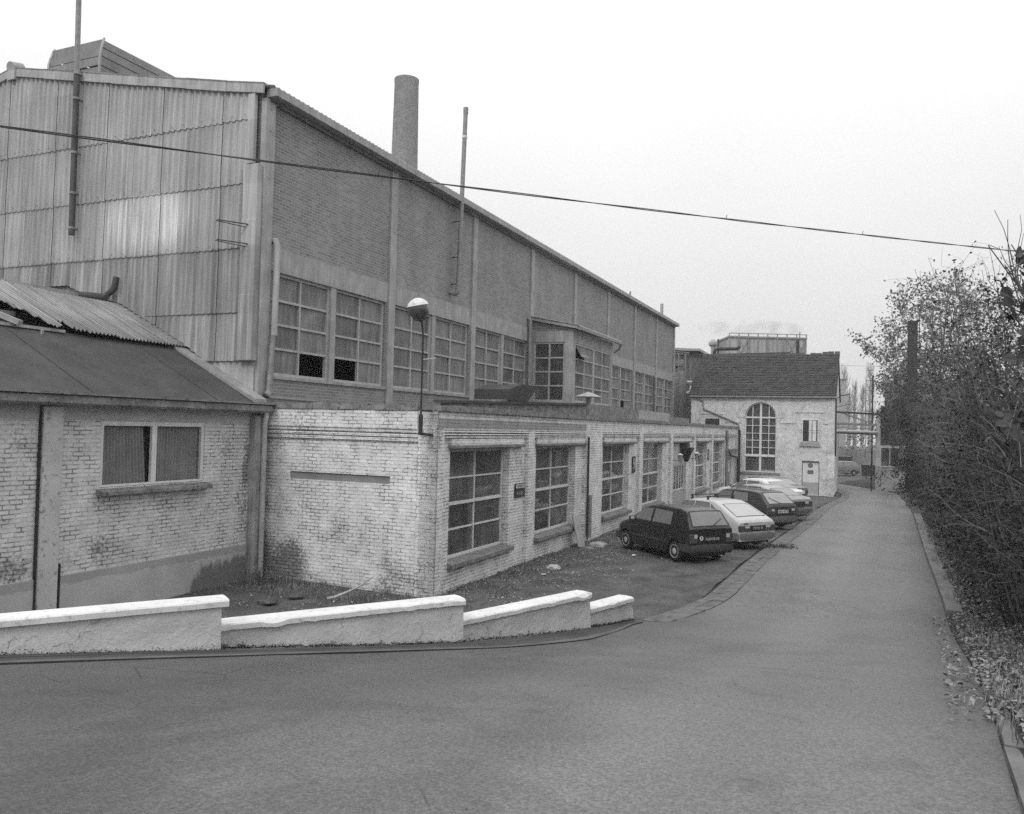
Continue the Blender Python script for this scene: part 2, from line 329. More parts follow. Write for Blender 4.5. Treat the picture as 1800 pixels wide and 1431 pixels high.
for k, (a, c) in enumerate(wins):
    i = k//2
    if i in (3,): continue
    skip = {0: [(1, 0)], 1: [(0, 0)]}.get(k, [(0, 0)] if k in (11, 14) else [])
    win(hall, front(.16), a, c, 4.64, 7.1, 2, 4, .07, .055, .09, m_frame, m_glass_d, skip)
    if k % 2 == 0: MB().box(c, c+.22, .0, .2, 4.64, 7.1).build('mullion', m_conc, hall)
MB().box(wins[6][0], wins[7][1], .16, .2, 4.64, 7.1).build('panel', m_dark, hall)
# dark inside: floor, back wall
MB().box(.3, HL-.4, 7.2, 7.3, 0, 10).box(.3, HL-.4, .35, 7.2, 3.6, 3.7).build('interior', m_dark, hall)
b = MB()
for k in range(4):
    b.bar((1.9 + k*.4, 2.2, 4.9 + .1*k), (3.2 + k*.5, 3.6, 5.1), .04)
b.build('machine_rail', m_steel, hall)
# far end and rear walls
MB().prism([(-.02, 0), (17.2, 0), (17.2, 11.1), (8.6, 12.8), (-.02, 11.1)], HL-.15, HL+.05, 'x').build('end_wall', m_brickA, hall)
MB().box(0, HL, 17.0, 17.2, 0, 11.1).build('rear_wall', m_brickA, hall)
# eaves gutter box and fascia
MB().box(-.15, HL+.25, -.34, -.03, EZ, EZ+.2).build('gutter', m_conc, hall, bevel=.01)
MB().box(-.1, HL+.1, -.1, .2, EZ-.09, EZ-.002).build('wall_plate', m_conc_d, hall)
def gable_z(y): return 11.24 + (1.72/8.6)*(y if y <= 8.6 else 17.2 - y)
n = int(43.2/.177*6)
rows = []
for (y, z) in ((-.3, 11.26), (8.6, 12.98)):
    rows.append([(-.2 + 43.3*k/n, y, z + .026*cos(2*pi*(43.3*k/n)/.177)) for k in range(n+1)])
MB().grid(rows).build('roof', m_sheet, hall, smooth=True, normals=False, solid=.008)
rows = [[(-.2 + 43.3*k/200, y, z) for k in range(201)] for (y, z) in ((8.6, 12.98), (17.5, 11.2))]
MB().grid(rows).build('roof', m_sheet, hall, solid=.03)
# gable: rows of corrugated sheets, each row lapping over the one below
def roofline(y):      # lower edge of the cladding follows the lean-to roof
    t = [(-.3, 4.93), (1.35, 4.93), (1.45, 4.95), (2.1, 5.36), (4.3, 6.42), (5.6, 6.72), (6.2, 6.95), (17.5, 6.95)]
    return lerp_tab(t, y)
rowz = [4.9, 6.05, 7.55, 9.05, 10.55, 13.2]
amp, pit = .028, .19
for r in range(5):
    b = MB(); z0, z1 = rowz[r], rowz[r+1] + (.07 if r < 4 else 0)
    for s in range(18):
        y0 = .12 + s*.95; y1 = y0 + .952; off = .008*(s % 2) + U(-.003, .003)
        if y0 > 16.9: break
        cols = []
        m_ = 50
        for k in range(m_ + 1):
            y = y0 + (y1-y0)*k/m_
            zt = min(z1, gable_z(y) - .05); zb = max(z0 - .012*(s % 2) - U(0, .0), roofline(y))
            if r == 1: zb = max(z0, roofline(y))
            if zt < zb + .02: zt = zb + .02
            x = -.25 - off - .07*max(0, .5+.5*cos(2*pi*(y-y0)/pit))**2.5 - (.012 if k == 0 else 0)
            cols.append([(x - .03, y, zb), (x + .0, y, zt)])
        if all(c[1][2] <= c[0][2] + .021 for c in cols): continue
        b.grid(cols)
    b.build('cladding_row', m_sheet, hall, smooth=True, normals=False)
# wall behind the cladding
MB().prism([(0.05, 0), (17.2, 0), (17.2, 11.15), (8.6, 12.86), (.05, 11.15)], -.2, 0.05, 'x').build('gable_wall', m_conc_d, hall)
# cladding hooks
b = MB()
for r in (2, 3, 4):
    for s in range(0, 18):
        for q in (.3, .68): b.box(-.345, -.31, .12+s*.95+q, .12+s*.95+q+.012, rowz[r] + .09, rowz[r] + .105)
b.build('sheet_hooks', m_steel, hall, normals=False)
# barge boards along the verge
for sgn in (0, 1):
    for k in range(7 if not sgn else 3):
        y0, y1 = 8.6 - k*1.27, 8.6 - (k+1)*1.27
        if sgn: y0, y1 = 8.6 + k*1.5, 8.6 + (k+1)*1.5
        else: y1 = max(y1, -.12) if k < 6 else -.12
        z0, z1 = gable_z(y0) + .05, gable_z(max(y1, 0)) + .05
        e = .012*(k % 2)
        bb = MB().prism([(y0, z0-.22-e), (y1, z1-.22-e), (y1, z1+.02+e), (y0, z0+.02+e)], -.36-e, -.31, 'x')
        bb.prism([(y0, z0-.02), (y1, z1-.02), (y1, z1+.03), (y0, z0+.03)], -.36-e, .1, 'x').build('barge_board', m_conc, hall)
MB().tube([(-.42, 8.6, 13.0), (-.1, 8.6, 13.08)], .16, 12).box(-.4, -.34, 8.45, 8.75, 12.68, 13.02).build('ridge_cap', m_conc, hall)
# corner trim sections
for (z0, z1, e) in ((8.15, 9.45, 0), (6.42, 8.17, .012), (4.93, 6.44, .024)):
    MB().box(-.38-e, -.22, -.05, .38, z0, z1).box(-.22, -.2, -.05, .3, z0, z1).build('corner_trim', m_sheet, hall, bevel=.015)
MB().box(-.36, -.25, .12, .32, 9.47, 11.1).build('corner_trim', m_sheet, hall, bevel=.01)
for z in (8.05, 7.6):
    b = MB().bar((-.33, .12, z), (-.9, .6, z+.02), .03, .02).bar((-.33, .2, z-.06), (-.9, .64, z-.0), .015)
    b.build('bracket', m_black, hall)
# damp concrete foot of the gable corner
MB().box(-.24, -.2, 0, 1.5, 3.6, 5.0).build('gable_foot', m_conc, hall)
# ridge ventilator with flared curved sides and boarded end
vx0, vx1, yc = 2.0, 36.0, 9.0
m_vent = plain('ventilator_sheet', .2, .7, .15, 2, 50, streak=.15)
def flare(t): return .92 + .13*sin(pi*t*.9)**1 - .05*t*0 + .1*t
b = MB()
NB = 6
for k in range(NB):
    z0, z1 = 13.1 + k*.27, 13.1 + k*.27 + .24
    for (a, c, sh) in ((z0, z1, 0.), (z1, z0 + .27, .09)):
        t0, t1 = (a-13.1)/1.6, (c-13.1)/1.6
        h0, h1 = flare(t0)-sh, flare(t1)-sh; e0 = -.22*sin(pi*t0*.9) + sh
        b.add([(vx0+e0, yc-h0, a), (vx0+e0, yc+h0, a), (vx0+e0, yc+h1, c), (vx0+e0, yc-h1, c)], [(0, 1, 2, 3)])
        for s_ in (-1, 1):
            b.add([(vx0+e0, yc+s_*h0, a), (vx1, yc+s_*h0, a), (vx1, yc+s_*h1, c), (vx0+e0, yc+s_*h1, c)], [(0, 1, 2, 3)])
        if k < NB-1 and sh == 0:
            b.box(vx0+e0+.0, vx0+e0+.05, yc-h1, yc+h1, c, c+.004)
b.box(vx0-.05, vx1, yc-1.0, yc+1.0, 14.68, 14.72)
b.build('ridge_ventilator', m_vent, hall, normals=False)
for s_ in (-1, 1):
    pts = [(vx0 - .24*sin(pi*t*.9), yc + s_*flare(t), 13.1+1.66*t) for t in [i/10 for i in range(11)]]
    MB().tube(pts, .035, 6).build('ventilator_edge', m_sheet, hall)
# flue pipe climbing the gable
fl = tag(MB().tube([(-.48, 5.87, 8.2), (-.48, 5.9, 12.35)], .075, 14).build('flue_pipe', plain('soot_pipe', .07, .6, .3, 3, 60, streak=.3), None, smooth=True), 'tall vertical flue pipe strapped to the ribbed gable and rising out of the picture', 'flue pipe')
fl.location = W(0, 4.7); fl.rotation_euler = (0, 0, RZ)
MB().tube([(-.48, 5.9, 12.35), (-.48, 5.98, 16.5)], .066, 14).build('upper_pipe', m_steel, fl, smooth=True)
for z in (8.35, 9.25, 10.3, 11.7, 12.35): MB().tube([(-.48, 5.88, z), (-.48, 5.88, z+.06)], .09, 14).box(-.42, -.27, 5.85, 5.91, z+.01, z+.05).build('strap', m_steel, fl)
f2 = tag(MB().tube([(9.02, -.05, 8.0), (9.02, -.22, 7.93), (9.05, -.3, 8.0), (9.08, -.3, 8.2), (9.3, -.3, 14.25)], .075, 12).tube([(9.3, -.3, 14.1), (9.3, -.3, 14.3)], .085, 12).build('flue_pipe', m_steel, None, smooth=True), 'slender vertical flue pipe standing off the brown brick front and topping the roof', 'flue pipe')
f2.location = W(0, 4.7); f2.rotation_euler = (0, 0, RZ)
for z in (8.3, 9.2, 10.4): MB().bar((9.15, 0, z), (9.1, -.32, z), .03).build('bracket', m_black, f2)
MB().tube([(9.27, -.3, 13.25), (9.27, -.3, 13.33)], .088, 12).build('strap', m_paintw, f2)
# rain pipe at the corner
dp = MB().tube([(.22, .02, 7.8), (.2, -.14, 7.78), (.2, -.2, 7.65), (.18, -.2, 5.55)], .075, 12).build('downpipe', m_conc, hall, smooth=True)
MB().tube([(.15, -.2, 5.56), (.1, -.2, 4.75)], .06, 12).tube([(.1, -.2, 4.75), (.06, -.2, 4.2)], .07, 12).build('lower_pipe', m_steel, dp, smooth=True)
MB().tube([(.05, -.2, 4.2), (-.12, -.28, 4.12)], .08, 12, False).tube([(.05, -.18, 4.1), (1.9, -.2, 4.08)], .035, 8).build('outlet', m_steel, dp, smooth=True)
MB().tube([(15.82, -.02, 8.05), (15.82, -.12, 7.95), (15.82, -.12, 4.3)], .07, 10).build('downpipe', m_steel, hall, smooth=True)
MB().tube([(37.15, -.1, 7.0), (37.15, -.12, 4.3)], .07, 10).build('downpipe', m_steel, hall, smooth=True)
MB().tube([(36.5, 1.5, 11.3), (36.5, 1.5, 12.6)], .06, 8).build('roof_vent_pipe', m_steel, hall)
# glazed bay
BX0, BX1, BD = 16.25, 21.75, 1.85
b = MB(lambda u, v, d: (u, d, v)); slab_with_holes(b, BX0, BX1, 3.9, 7.62, -BD, -BD+.2, [(BX0+.32, BX1-.25, 4.66, 7.08)]); b.build('bay_front', m_conc, hall)
b = MB(lambda u, v, d: (BX0+d, u, v)); slab_with_holes(b, -BD+.2, 0, 3.9, 7.55, 0, .2, [(-BD+.35, -.12, 4.66, 7.1)]); b.build('bay_side', m_conc, hall)
MB().prism([(-BD+.2, 7.55), (0, 7.55), (0, 8.05), (-BD+.2, 7.72)], BX0+.01, BX0+.2, 'x').build('bay_brick', m_brickA, hall)
MB().box(BX1-.2, BX1, -BD+.2, 0, 3.9, 7.6).build('bay_side', m_conc, hall)
mm = (BX0+.32+BX1-.25)/2
win(hall, front(-BD+.1), BX0+.32, mm-.04, 4.66, 7.08, 2, 4, .07, .06, .08, m_frame, m_glass_d, [(0, 3)])
win(hall, front(-BD+.1), mm+.04, BX1-.25, 4.66, 7.08, 2, 4, .07, .06, .08, m_frame, m_glass_d)
MB().box(mm-.04, mm+.04, -BD+.02, -BD+.16, 4.66, 7.08).build('mullion', m_conc, hall)
win(hall, endf(BX0+.12), -BD+.35, -.12, 4.66, 7.1, 2, 4, .07, .06, .08, m_frame, m_glass)
MB().add([(BX0+.42, -BD+.06, 7.0), (BX0+1.45, -BD+.06, 7.0), (BX0+1.45, -BD-.22, 6.52), (BX0+.42, -BD-.22, 6.52)], [(0, 1, 2, 3)]).build('open_sash', m_glass_d, hall, solid=.02)
n = int((BX1-BX0+.7)/.177*6)
rows = [[(BX0-.25+(BX1-BX0+.7)*k/n, y, z + .026*cos(2*pi*(BX1-BX0+.7)*k/n/.177)) for k in range(n+1)] for y, z in ((-BD-.3, 7.72), (0, 8.14))]
MB().grid(rows).build('bay_roof', m_sheet, hall, smooth=True, normals=False, solid=.01)
MB().prism([(-BD-.25, 7.6), (0, 8.02), (0, 8.12), (-BD-.25, 7.7)], BX0-.2, BX0-.14, 'x').build('bay_verge', m_conc, hall)
MB().box(BX0-.15, BX1+.5, -BD-.4, -BD-.26, 7.55, 7.66).tube([(BX1+.4, -BD-.3, 7.6), (BX1+.4, -BD-.2, 7.35), (BX1+.3, -BD-.0, 7.2)], .05, 8).build('bay_gutter', m_steel, hall)
MB().box(BX0+.2, BX1-.2, -.05, -.01, 3.7, 7.6).build('bay_interior', m_conc_d, hall)

# ================================================================= low painted brick annex
ann = tag(empty('low_workshop', W(0, 0), RZ), 'low whitewashed brick workshop with tall windows between piers, cars parked along it', 'building')
AL = 42.2
PAN = [(.31, 4.97), (5.37, 9.72), (11.4, 16.27), (16.8, 21.75), (22.2, 27.05), (27.5, 32.2), (32.62, 37.6), (37.85, 41.6)]
OPN = [(.77, 3.96), (5.74, 8.98), (11.8, 15.09), (17.17, 20.5), (22.55, 25.6), (27.85, 31.1), (33.05, 36.3), (38.3, 39.9)]
hs = []
for k, (a, c) in enumerate(OPN):
    z0 = .56 if k < 3 else .45
    if k in (4, 7): z0 = -.3
    z1 = 3.05 if k < 4 else 3.02
    if k == 7: z1 = 2.2
    hs.append((a, c, z0, z1))
b = MB(lambda u, v, d: (u, d, v))
piers = [(0, .31)] + [(PAN[i][1], PAN[i+1][0]) for i in range(7)] + [(PAN[7][1], AL)]
for (a, c) in piers: b.box(a, c, -.6, 3.46, 0, .4)
for k, (a, c) in enumerate(PAN): slab_with_holes(b, a, c, -.6, 3.3, .1, .4, [hs[k]])
b.box(9.95, 10.05, .0, 3.2, -.02, 0)
b.build('front_wall', m_paintF, ann)
MB().box(0, AL, 0, .4, 3.46, 3.86).build('frieze', m_paintF, ann)
MB().box(.02, 9.7, -.004, -.001, 3.50, 3.70).build('exposed_course', m_soldier, ann)
for k, (a, c) in enumerate(PAN):
    b = MB()
    for j, (z, d) in enumerate(((3.41, -.01), (3.35, .0), (3.29, .01))): b.box(a, c, d, .2, z-.0, z+.038)
    b.build('corbel', m_paintF, ann, bevel=.006)
# end wall towards the camera
b = MB(lambda u, v, d: (d, u, v))
slab_with_holes(b, .46, 4.75, -.2, 3.18, .06, .4, [(1.16, 3.81, 2.27, 2.44)]); b.box(0.0, .46, -.2, 3.46, 0, .06)
b.box(.46, 4.75, 3.46, 3.86, -.05, .4); b.box(-.0, .46, 3.46, 3.86, -.0, .06)
b.box(.46, 4.75, 3.18, 3.46, .07, .4)
for z0, z1, d in ((3.205, 3.265, .0), (3.295, 3.355, -.01), (3.385, 3.46, -.02)): b.box(.46, 4.75, z0, z1, d, .068)
b.build('end_wall', m_paintA, ann)
MB().box(.10, .3, 1.16, 3.81, 2.27, 2.44).build('blocked_slot', plain('slot_render', .2, .9, .15, 3, 50), ann)
# uneven cement coping
P = []
b = MB()
for k in range(60):
    a, c = AL*k/60, AL*(k+1)/60
    b.box(a, c+.003*(k % 2), -.07-U(0, .015), .45, 3.86, 3.97+U(0, .03))
for k in range(8):
    a, c = .45+4.3*k/8, .45+4.3*(k+1)/8
    b.box(-.07-U(0, .02), .4, a, c, 3.86, 3.98+U(-.01, .03))
b.build('coping', m_conc_d, ann)
MB().box(.3, AL, .4, 4.75, 3.8, 3.9).build('flat_roof', m_felt, ann)
# raised parapets on the roof edge
b = MB(); b.prism([(1.3, 3.9), (11.0, 3.9), (11.0, 4.36), (1.3, 4.08)], .46, .66); b.build('raised_parapet', m_conc_d, ann)
b = MB()
for k in range(10): b.prism([(1.2+k*.98, 4.07+k*.0283), (2.18+k*.98, 4.10+k*.0283), (2.18+k*.98, 4.15+k*.0283+U(0, .03)), (1.2+k*.98, 4.12+k*.0283+U(0, .02))], .36, .78)
b.build('parapet_tiles', m_felt, ann)
MB().box(11.05, 17.7, .46, 1.2, 3.9, 4.42).build('roof_tank', m_conc_d, ann)
MB().box(17.75, 23.3, .46, 1.0, 3.9, 4.40).build('roof_tank', m_conc, ann)
MB().box(23.35, 27.9, .46, 1.0, 3.9, 4.25).build('roof_tank', m_conc_d, ann)
# slanting ventilation cowl on the roof
MB().prism([(7.9, 4.38), (9.2, 4.38), (10.2, 4.93), (8.85, 4.93), (7.9, 4.72)], 1.9, 3.1).build('skylight_hood', m_felt, ann)
MB().add([(7.75, 1.89, 4.38), (9.3, 1.89, 4.4), (10.3, 1.89, 4.95), (8.85, 1.89, 4.91)], [(0, 1, 2, 3)]).build('hood_mouth', m_black, ann, solid=.02)
MB().box(7.6, 9.2, 1.95, 3.0, 3.9, 4.4).build('hood_base', m_conc_d, ann)
cw = MB().tube([(14.0, 1.4, 3.9), (14.0, 1.4, 4.72)], .1, 12).build('chimney_pot', m_steel, ann, smooth=True)
MB().lathe([(.5, 4.76), (.48, 4.78), (.02, 4.95)], (14.0, 1.4, 0), 16).tube([(13.75, 1.4, 4.5), (13.75, 1.4, 4.8)], .02, 6).tube([(14.25, 1.4, 4.5), (14.25, 1.4, 4.8)], .02, 6).build('cowl', m_conc, cw)
# lintels, sills, windows
for k, (a, c) in enumerate(OPN):
    z0, z1 = hs[k][2], hs[k][3]
    if k < 7:
        l1 = min(c + .72, PAN[k][1])
        MB().box(a-.08, l1, .02, .38, z1+.08, z1+.22).build('lintel', m_paintF, ann)
        MB().box(a-.08, l1, -.05, .36, z1-.0, z1+.085).build('lintel_edge', m_conc_d, ann, bevel=.02)
    if k not in (4, 7):
        b = MB(); b.prism([(-.04, z0-.1), (.34, z0-.1), (.34, z0+.07), (.12, z0+.04), (-.04, z0)], a-.02, c+.12, 'x'); b.build('sill', m_conc_d, ann, bevel=.008)
        win(ann, front(.34), a+.03, c-.03, z0+.06, z1-.02, 2, 4, .055, .035, .07, m_paintw, m_glass, thick=2)
MB().box(.42, AL, 2.9, 3.0, -.5, 3.8).build('inner_wall', plain('inner_plaster', .5, .9, .3, 1.), ann)
MB().box(.4, AL, .42, 2.9, .0, .05).build('floor_inside', m_conc_d, ann)
b = MB()
for x, wd in ((2.1, .25), (3.3, .18), (7.4, .2), (13.4, .2), (18.9, .2), (29.6, .2), (34.8, .2)):
    b.box(x, x+wd, .9, 1.1, .05, 3.7)
b.box(.7, 4.2, 1.3, 1.34, 1.85, 2.4); b.box(.9, 3.6, 1.0, 1.7, 1.0, 1.06); b.box(6.2, 8.4, 1.0, 1.6, 1.0, 1.06); b.box(12.3, 14.6, 1.0, 1.6, 1.1, 1.2)
b.build('inside_fittings', m_paintw, ann)
MB().box(8.3, 8.9, .5, .52, .7, 2.9).box(12.0, 12.3, .5, .52, .7, 2.9).build('curtain', m_paintw, ann)
# entrance: door with glazed bars, hood funnel, two wall lamps
a, c = OPN[4]
b = MB(); b.box(a, c, .16, .3, 2.05, 3.0); b.build('door_head', m_render, ann)
d = MB().box(a+.05, c-.05, .2, .26, -.1, .75).box(a+.02, c, .15, .28, 1.98, 2.06).build('door', m_frame, ann)
win(ann, front(.25), a+.05, c-.05, .75, 1.98, 5, 1, .06, .05, .06, m_paintw, m_glass, name='door_glazing')
MB().lathe([(.1, 2.1), (.42, 2.75), (.42, 2.8)], (a+2.1, -.1, 0), 4).box(a+1.8, a+2.4, -.2, .1, 2.8, 3.02).build('funnel_hood', m_black, ann)
for x in (a+.1, c+.9):
    lm = MB().lathe([(.06, 2.15), (.1, 2.45), (.1, 2.47)], (x, -.22, 0), 12).box(x-.02, x+.02, -.22, .1, 2.2, 2.24).build('wall_lamp', m_steel, ann)
    MB().lathe([(.14, 2.47), (.15, 2.49), (.02, 2.55)], (x, -.22, 0), 12).build('lamp_cap', m_paintw, lm)
# far lean-to doors
a, c = OPN[7]
MB().box(a, c, .2, .26, -.3, 2.2).build('door', m_steel, ann)
MB().box(a+.9, c-.2, .17, .2, 1.0, 1.8).build('door_notice', m_paintw, ann)
MB().box(38.2, 41.6, -.1, .1, 2.35, 2.5).build('door_canopy', m_conc_d, ann)
# pipes on the front
MB().tube([(9.78, -.06, .2), (9.78, -.06, 3.3)], .035, 8).build('downpipe', m_black, ann)
MB().box(9.9, 10.12, -.1, .0, .1, 1.45).build('cable_duct', m_steel, ann)
MB().tube([(36.9, -.08, 0), (36.9, -.08, 3.7)], .09, 8).build('ribbed_pipe', m_conc_d, ann)
MB().tube([(37.2, -.1, 2.5), (38.5, -.1, 2.1), (41.4, -.1, 1.9), (41.5, -.1, 0)], .07, 8).build('downpipe', m_black, ann)
MB().tube([(42.05, -.1, 3.8), (42.05, -.1, -.4)], .06, 8).build('downpipe', m_black, ann)
# plates with writing
def plate_on(parent, x, z, w_, h_, rows, fg, bg_, y=0., nm='sign'):
    p = MB().box(x-w_/2, x+w_/2, y-.02, y, z-h_/2, z+h_/2).build(nm, bg_, parent)
    for s, sz, dx, dz in rows:
        M4 = Matrix.Translation((x+dx, y-.023, z+dz)) @ Matrix.Rotation(pi/2, 4, 'X')
        text('lettering', s, sz, fg, p, M4, .001)
    return p
m_sgnb = plain('sign_black', .035, .5, .1); m_sgnw = plain('sign_white', .5, .6, .1)
sg = plate_on(ann, 4.6, 1.93, .62, .36, [('4 1 0 1', .14, 0, -.08)], m_sgnw, m_sgnb, .08)
q = MB().box(4.32, 4.86, .045, .056, 1.99, 2.09).build('label_strip', m_sgnw, sg); text('lettering', 'ENTREE PA', .085, m_sgnb, q, Matrix.Translation((4.59, .043, 2.04)) @ Matrix.Rotation(pi/2, 4, 'X'), .001)
plate_on(ann, 15.7, 2.25, .42, .62, [('9', .62, 0, -.0)], m_sgnw, m_sgnb, .08)
plate_on(ann, 31.5, 2.3, .42, .62, [('0', .62, 0, -.0)], m_sgnw, m_sgnb, .08)

# ================================================================= shed on the left
sh = tag(empty('lean_to_shed', W(0, 4.7), RZ), 'whitewashed brick lean-to shed with dark felt roof and broken corrugated sheets', 'shed')
b = MB(lambda u, v, d: (u, d, v))
slab_with_holes(b, -14, -.2, -.2, 3.5, -.1, .25, [(-4.29, -1.76, 2.26, 3.49)])
b.build('wall', m_paintL, sh)
MB().box(-14, -.2, -.115, .2, 3.5, 3.76).build('beam', m_render, sh)
def plinthmat():
    t = NT('plinth_render'); s = t.sep(t.obj()); n = t.noise(1.2, 5); f_ = t.noise(45., 4); st = t.noise(1., 6, t.mapv(t.obj(), (5, 5, 1.2)))
    c = t.math('MULTIPLY', .42, t.ramp(n, .3, .7, 1.1, .86)); c = t.math('MULTIPLY', c, t.ramp(f_, .3, .7, .94, 1.06))
    dx = t.math('DIVIDE', t.math('ADD', s[0], .95), 1.3); dz = t.math('DIVIDE', t.math('ADD', s[2], -.05), .55)
    d_ = t.math('ADD', t.math('ADD', t.math('MULTIPLY', dx, dx), t.math('MULTIPLY', dz, dz)), t.math('MULTIPLY', t.math('SUBTRACT', st, .5), 2.8))
    c = t.math('MULTIPLY', c, t.ramp(d_, .7, 1.1, .36, 1.))
    up = t.ramp(t.math('ADD', s[2], t.math('MULTIPLY', t.math('SUBTRACT', st, .5), .16)), .62, .64, 1., .78); c = t.math('MULTIPLY', c, up)
    return t.done(c, .9, t.math('ADD', n, f_), .3, .012)
MB().box(-14, -5.5, -.13, .0, -.2, .8).box(-5.12, -.42, -.13, .0, -.2, .79).build('plinth', plinthmat(), sh, bevel=.01)
MB().box(-5.49, -5.12, -.2, .0, -.2, 3.72).build('pilaster', plain('pilaster_render', .46, .88, .12, 2, 50, .3, .012, spots=.5), sh, bevel=.015)
MB().box(-11.4, -11.0, -.2, .0, -.2, 3.72).build('pilaster', m_render, sh, bevel=.015)
MB().box(-5.52, -5.5, -.16, .0, -.2, 3.72).build('joint_gap', m_black, sh)
MB().tube([(-5.06, -.14, .0), (-5.06, -.14, 1.0)], .022, 6).build('cable', m_black, sh)
MB().prism([(-.3, 2.12), (.1, 2.12), (.1, 2.27), (-.26, 2.22), (-.3, 2.20)], -4.36, -1.68, 'x').build('sill', m_conc_d, sh, bevel=.012)
fr = MB(front(-.02)); fr.box(-4.29, -4.22, 2.27, 3.49, 0, .06).box(-1.84, -1.76, 2.27, 3.49, 0, .06).box(-4.22, -1.84, 3.4, 3.49, 0, .06).box(-4.22, -1.84, 2.27, 2.31, 0, .06).box(-3.12, -3.0, 2.31, 3.4, 0, .06)
fr = fr.build('window', m_paintw, sh)
for (a, c, sk) in ((-4.22, -3.14, .1), (-2.99, -2.32, 0), (-2.3, -1.84, .0)):
    n = int((c-a)/.076*8); P = []
    for z in (2.31, 3.4): P.append([(a + (c-a)*k/n - sk*(z-2.31)/1.1*(k/n), .03 + .018*cos(2*pi*k/8), z) for k in range(n+1)])
    MB().grid(P).build('shutter_sheet', plain('dull_sheet', .2, .6, .15, 3, 50, streak=.2), fr, smooth='all', normals=False)
MB().box(-4.25, -1.8, .14, .16, 2.2, 3.49).build('opening_shade_sheet', m_dark, fr)  # near-black sheet stands in for shade behind the shutters
# gutter beam
b = MB(); b.prism([(-.5, 3.78), (-.46, 3.74), (-.1, 3.74), (-.1, 3.9), (-.3, 3.94), (-.42, 3.95), (-.5, 3.9)], -14, -.12, 'x'); b.build('gutter_beam', m_conc_d, sh)
MB().box(-14, -.08, -.55, -.3, 3.925, 3.965).build('gutter_lip', m_conc_d, sh)
# roof
MB().prism([(-.44, 3.93), (2.2, 5.26), (2.2, 5.18), (-.4, 3.85)], -14, -.24, 'x').build('felt_roof', m_felt, sh)
for k in range(4):
    x = -1.7 - k*2.98
    MB().prism([(-.42, 3.945), (2.15, 5.24), (2.15, 5.25), (-.42, 3.955)], x-.008, x+.008, 'x').build('felt_lap', m_felt, sh)
MB().prism([(-.4, 3.96), (2.1, 5.22), (2.1, 5.28), (-.4, 4.05)], -.62, -.24, 'x').build('flashing', m_lead, sh)
hole = [(-8.6, 1e9), (-6.9, 2.65), (-6.35, 2.95), (-5.95, 2.35), (-5.6, 2.15)]
n = int(7.1/.095*6); P = []
b = MB()
for k in range(n):
    xa, xb = -.26 - 7.1*k/n, -.26 - 7.1*(k+1)/n
    def zz(x, y): return 5.33 + (y-2.1)*.47 + .026*cos(2*pi*x/.095) + (.03 if x < -2.2 else 0) + (.03 if x < -3.2 else 0)
    ya = 2.02 + (.05 if -3.6 < xa < -2.9 else 0); yb = 4.38
    kk = floor(xa/.38)
    if xa < -3.72: ya = min(3.25, 2.1 + (-3.72-xa)*2.3) + .09*(int(-xa*9) % 3)
    elif -3.28 > xa > -3.45: ya = 2.32
    ys = [ya + (yb-ya)*j/2 for j in range(3)]
    b.add([(xa, y, zz(xa, y)) for y in ys] + [(xb, y, zz(xb, y)) for y in ys], [(0, 3, 4, 1), (1, 4, 5, 2)])
b.build('corrugated_roof', m_corr, sh, smooth='all', normals=True, solid=.003)
MB().prism([(2.2, 5.1), (4.4, 6.1), (4.4, 6.05), (2.2, 5.05)], -14, -.24, 'x').box(-14, -.24, 4.3, 4.4, 5.9, 6.3).build('void_shade_sheet', m_dark, sh)  # near-black sheets stand in for the unlit roof space
MB().bar((-14, 2.15, 5.28), (-3.4, 2.15, 5.28), .07, .06).build('purlin', m_conc, sh)
MB().bar((-14, 3.0, 5.6), (-3.9, 3.0, 5.6), .12, .09).build('purlin', m_steel, sh)
MB().bar((-4.45, 2.0, 5.32), (-4.95, 3.0, 5.75), .14, .1).bar((-4.0, 2.02, 5.08), (-4.0, 1.98, 5.25), .04).build('rafter', m_conc, sh)
b = MB(); b.box(-14, -.24, 4.38, 5.8, 6.3, 6.42).box(-14, -.24, 5.5, 6.3, 6.4, 6.7); b.build('upstand', m_conc, sh)
MB().tube([(-.6, 5.3, 6.62), (-.55, 5.0, 6.6), (-.5, 4.55, 6.55), (-.42, 4.35, 6.75), (-.36, 4.35, 7.05)], .08, 10).build('elbow_pipe', m_felt, sh, smooth=True)
# corner pier with rain pipe
MB().box(-.42, -.12, -.3, -.02, -.1, 3.7).build('corner_pier', plain('pier_render', .3, .9, .25, 3, 50, .4, .015, streak=.4, spots=.3), sh, bevel=.05)
MB().tube([(-.24, -.42, 3.75), (-.22, -.36, 3.5), (-.22, -.36, .05)], .06, 10).build('downpipe', m_render, sh, smooth=True)

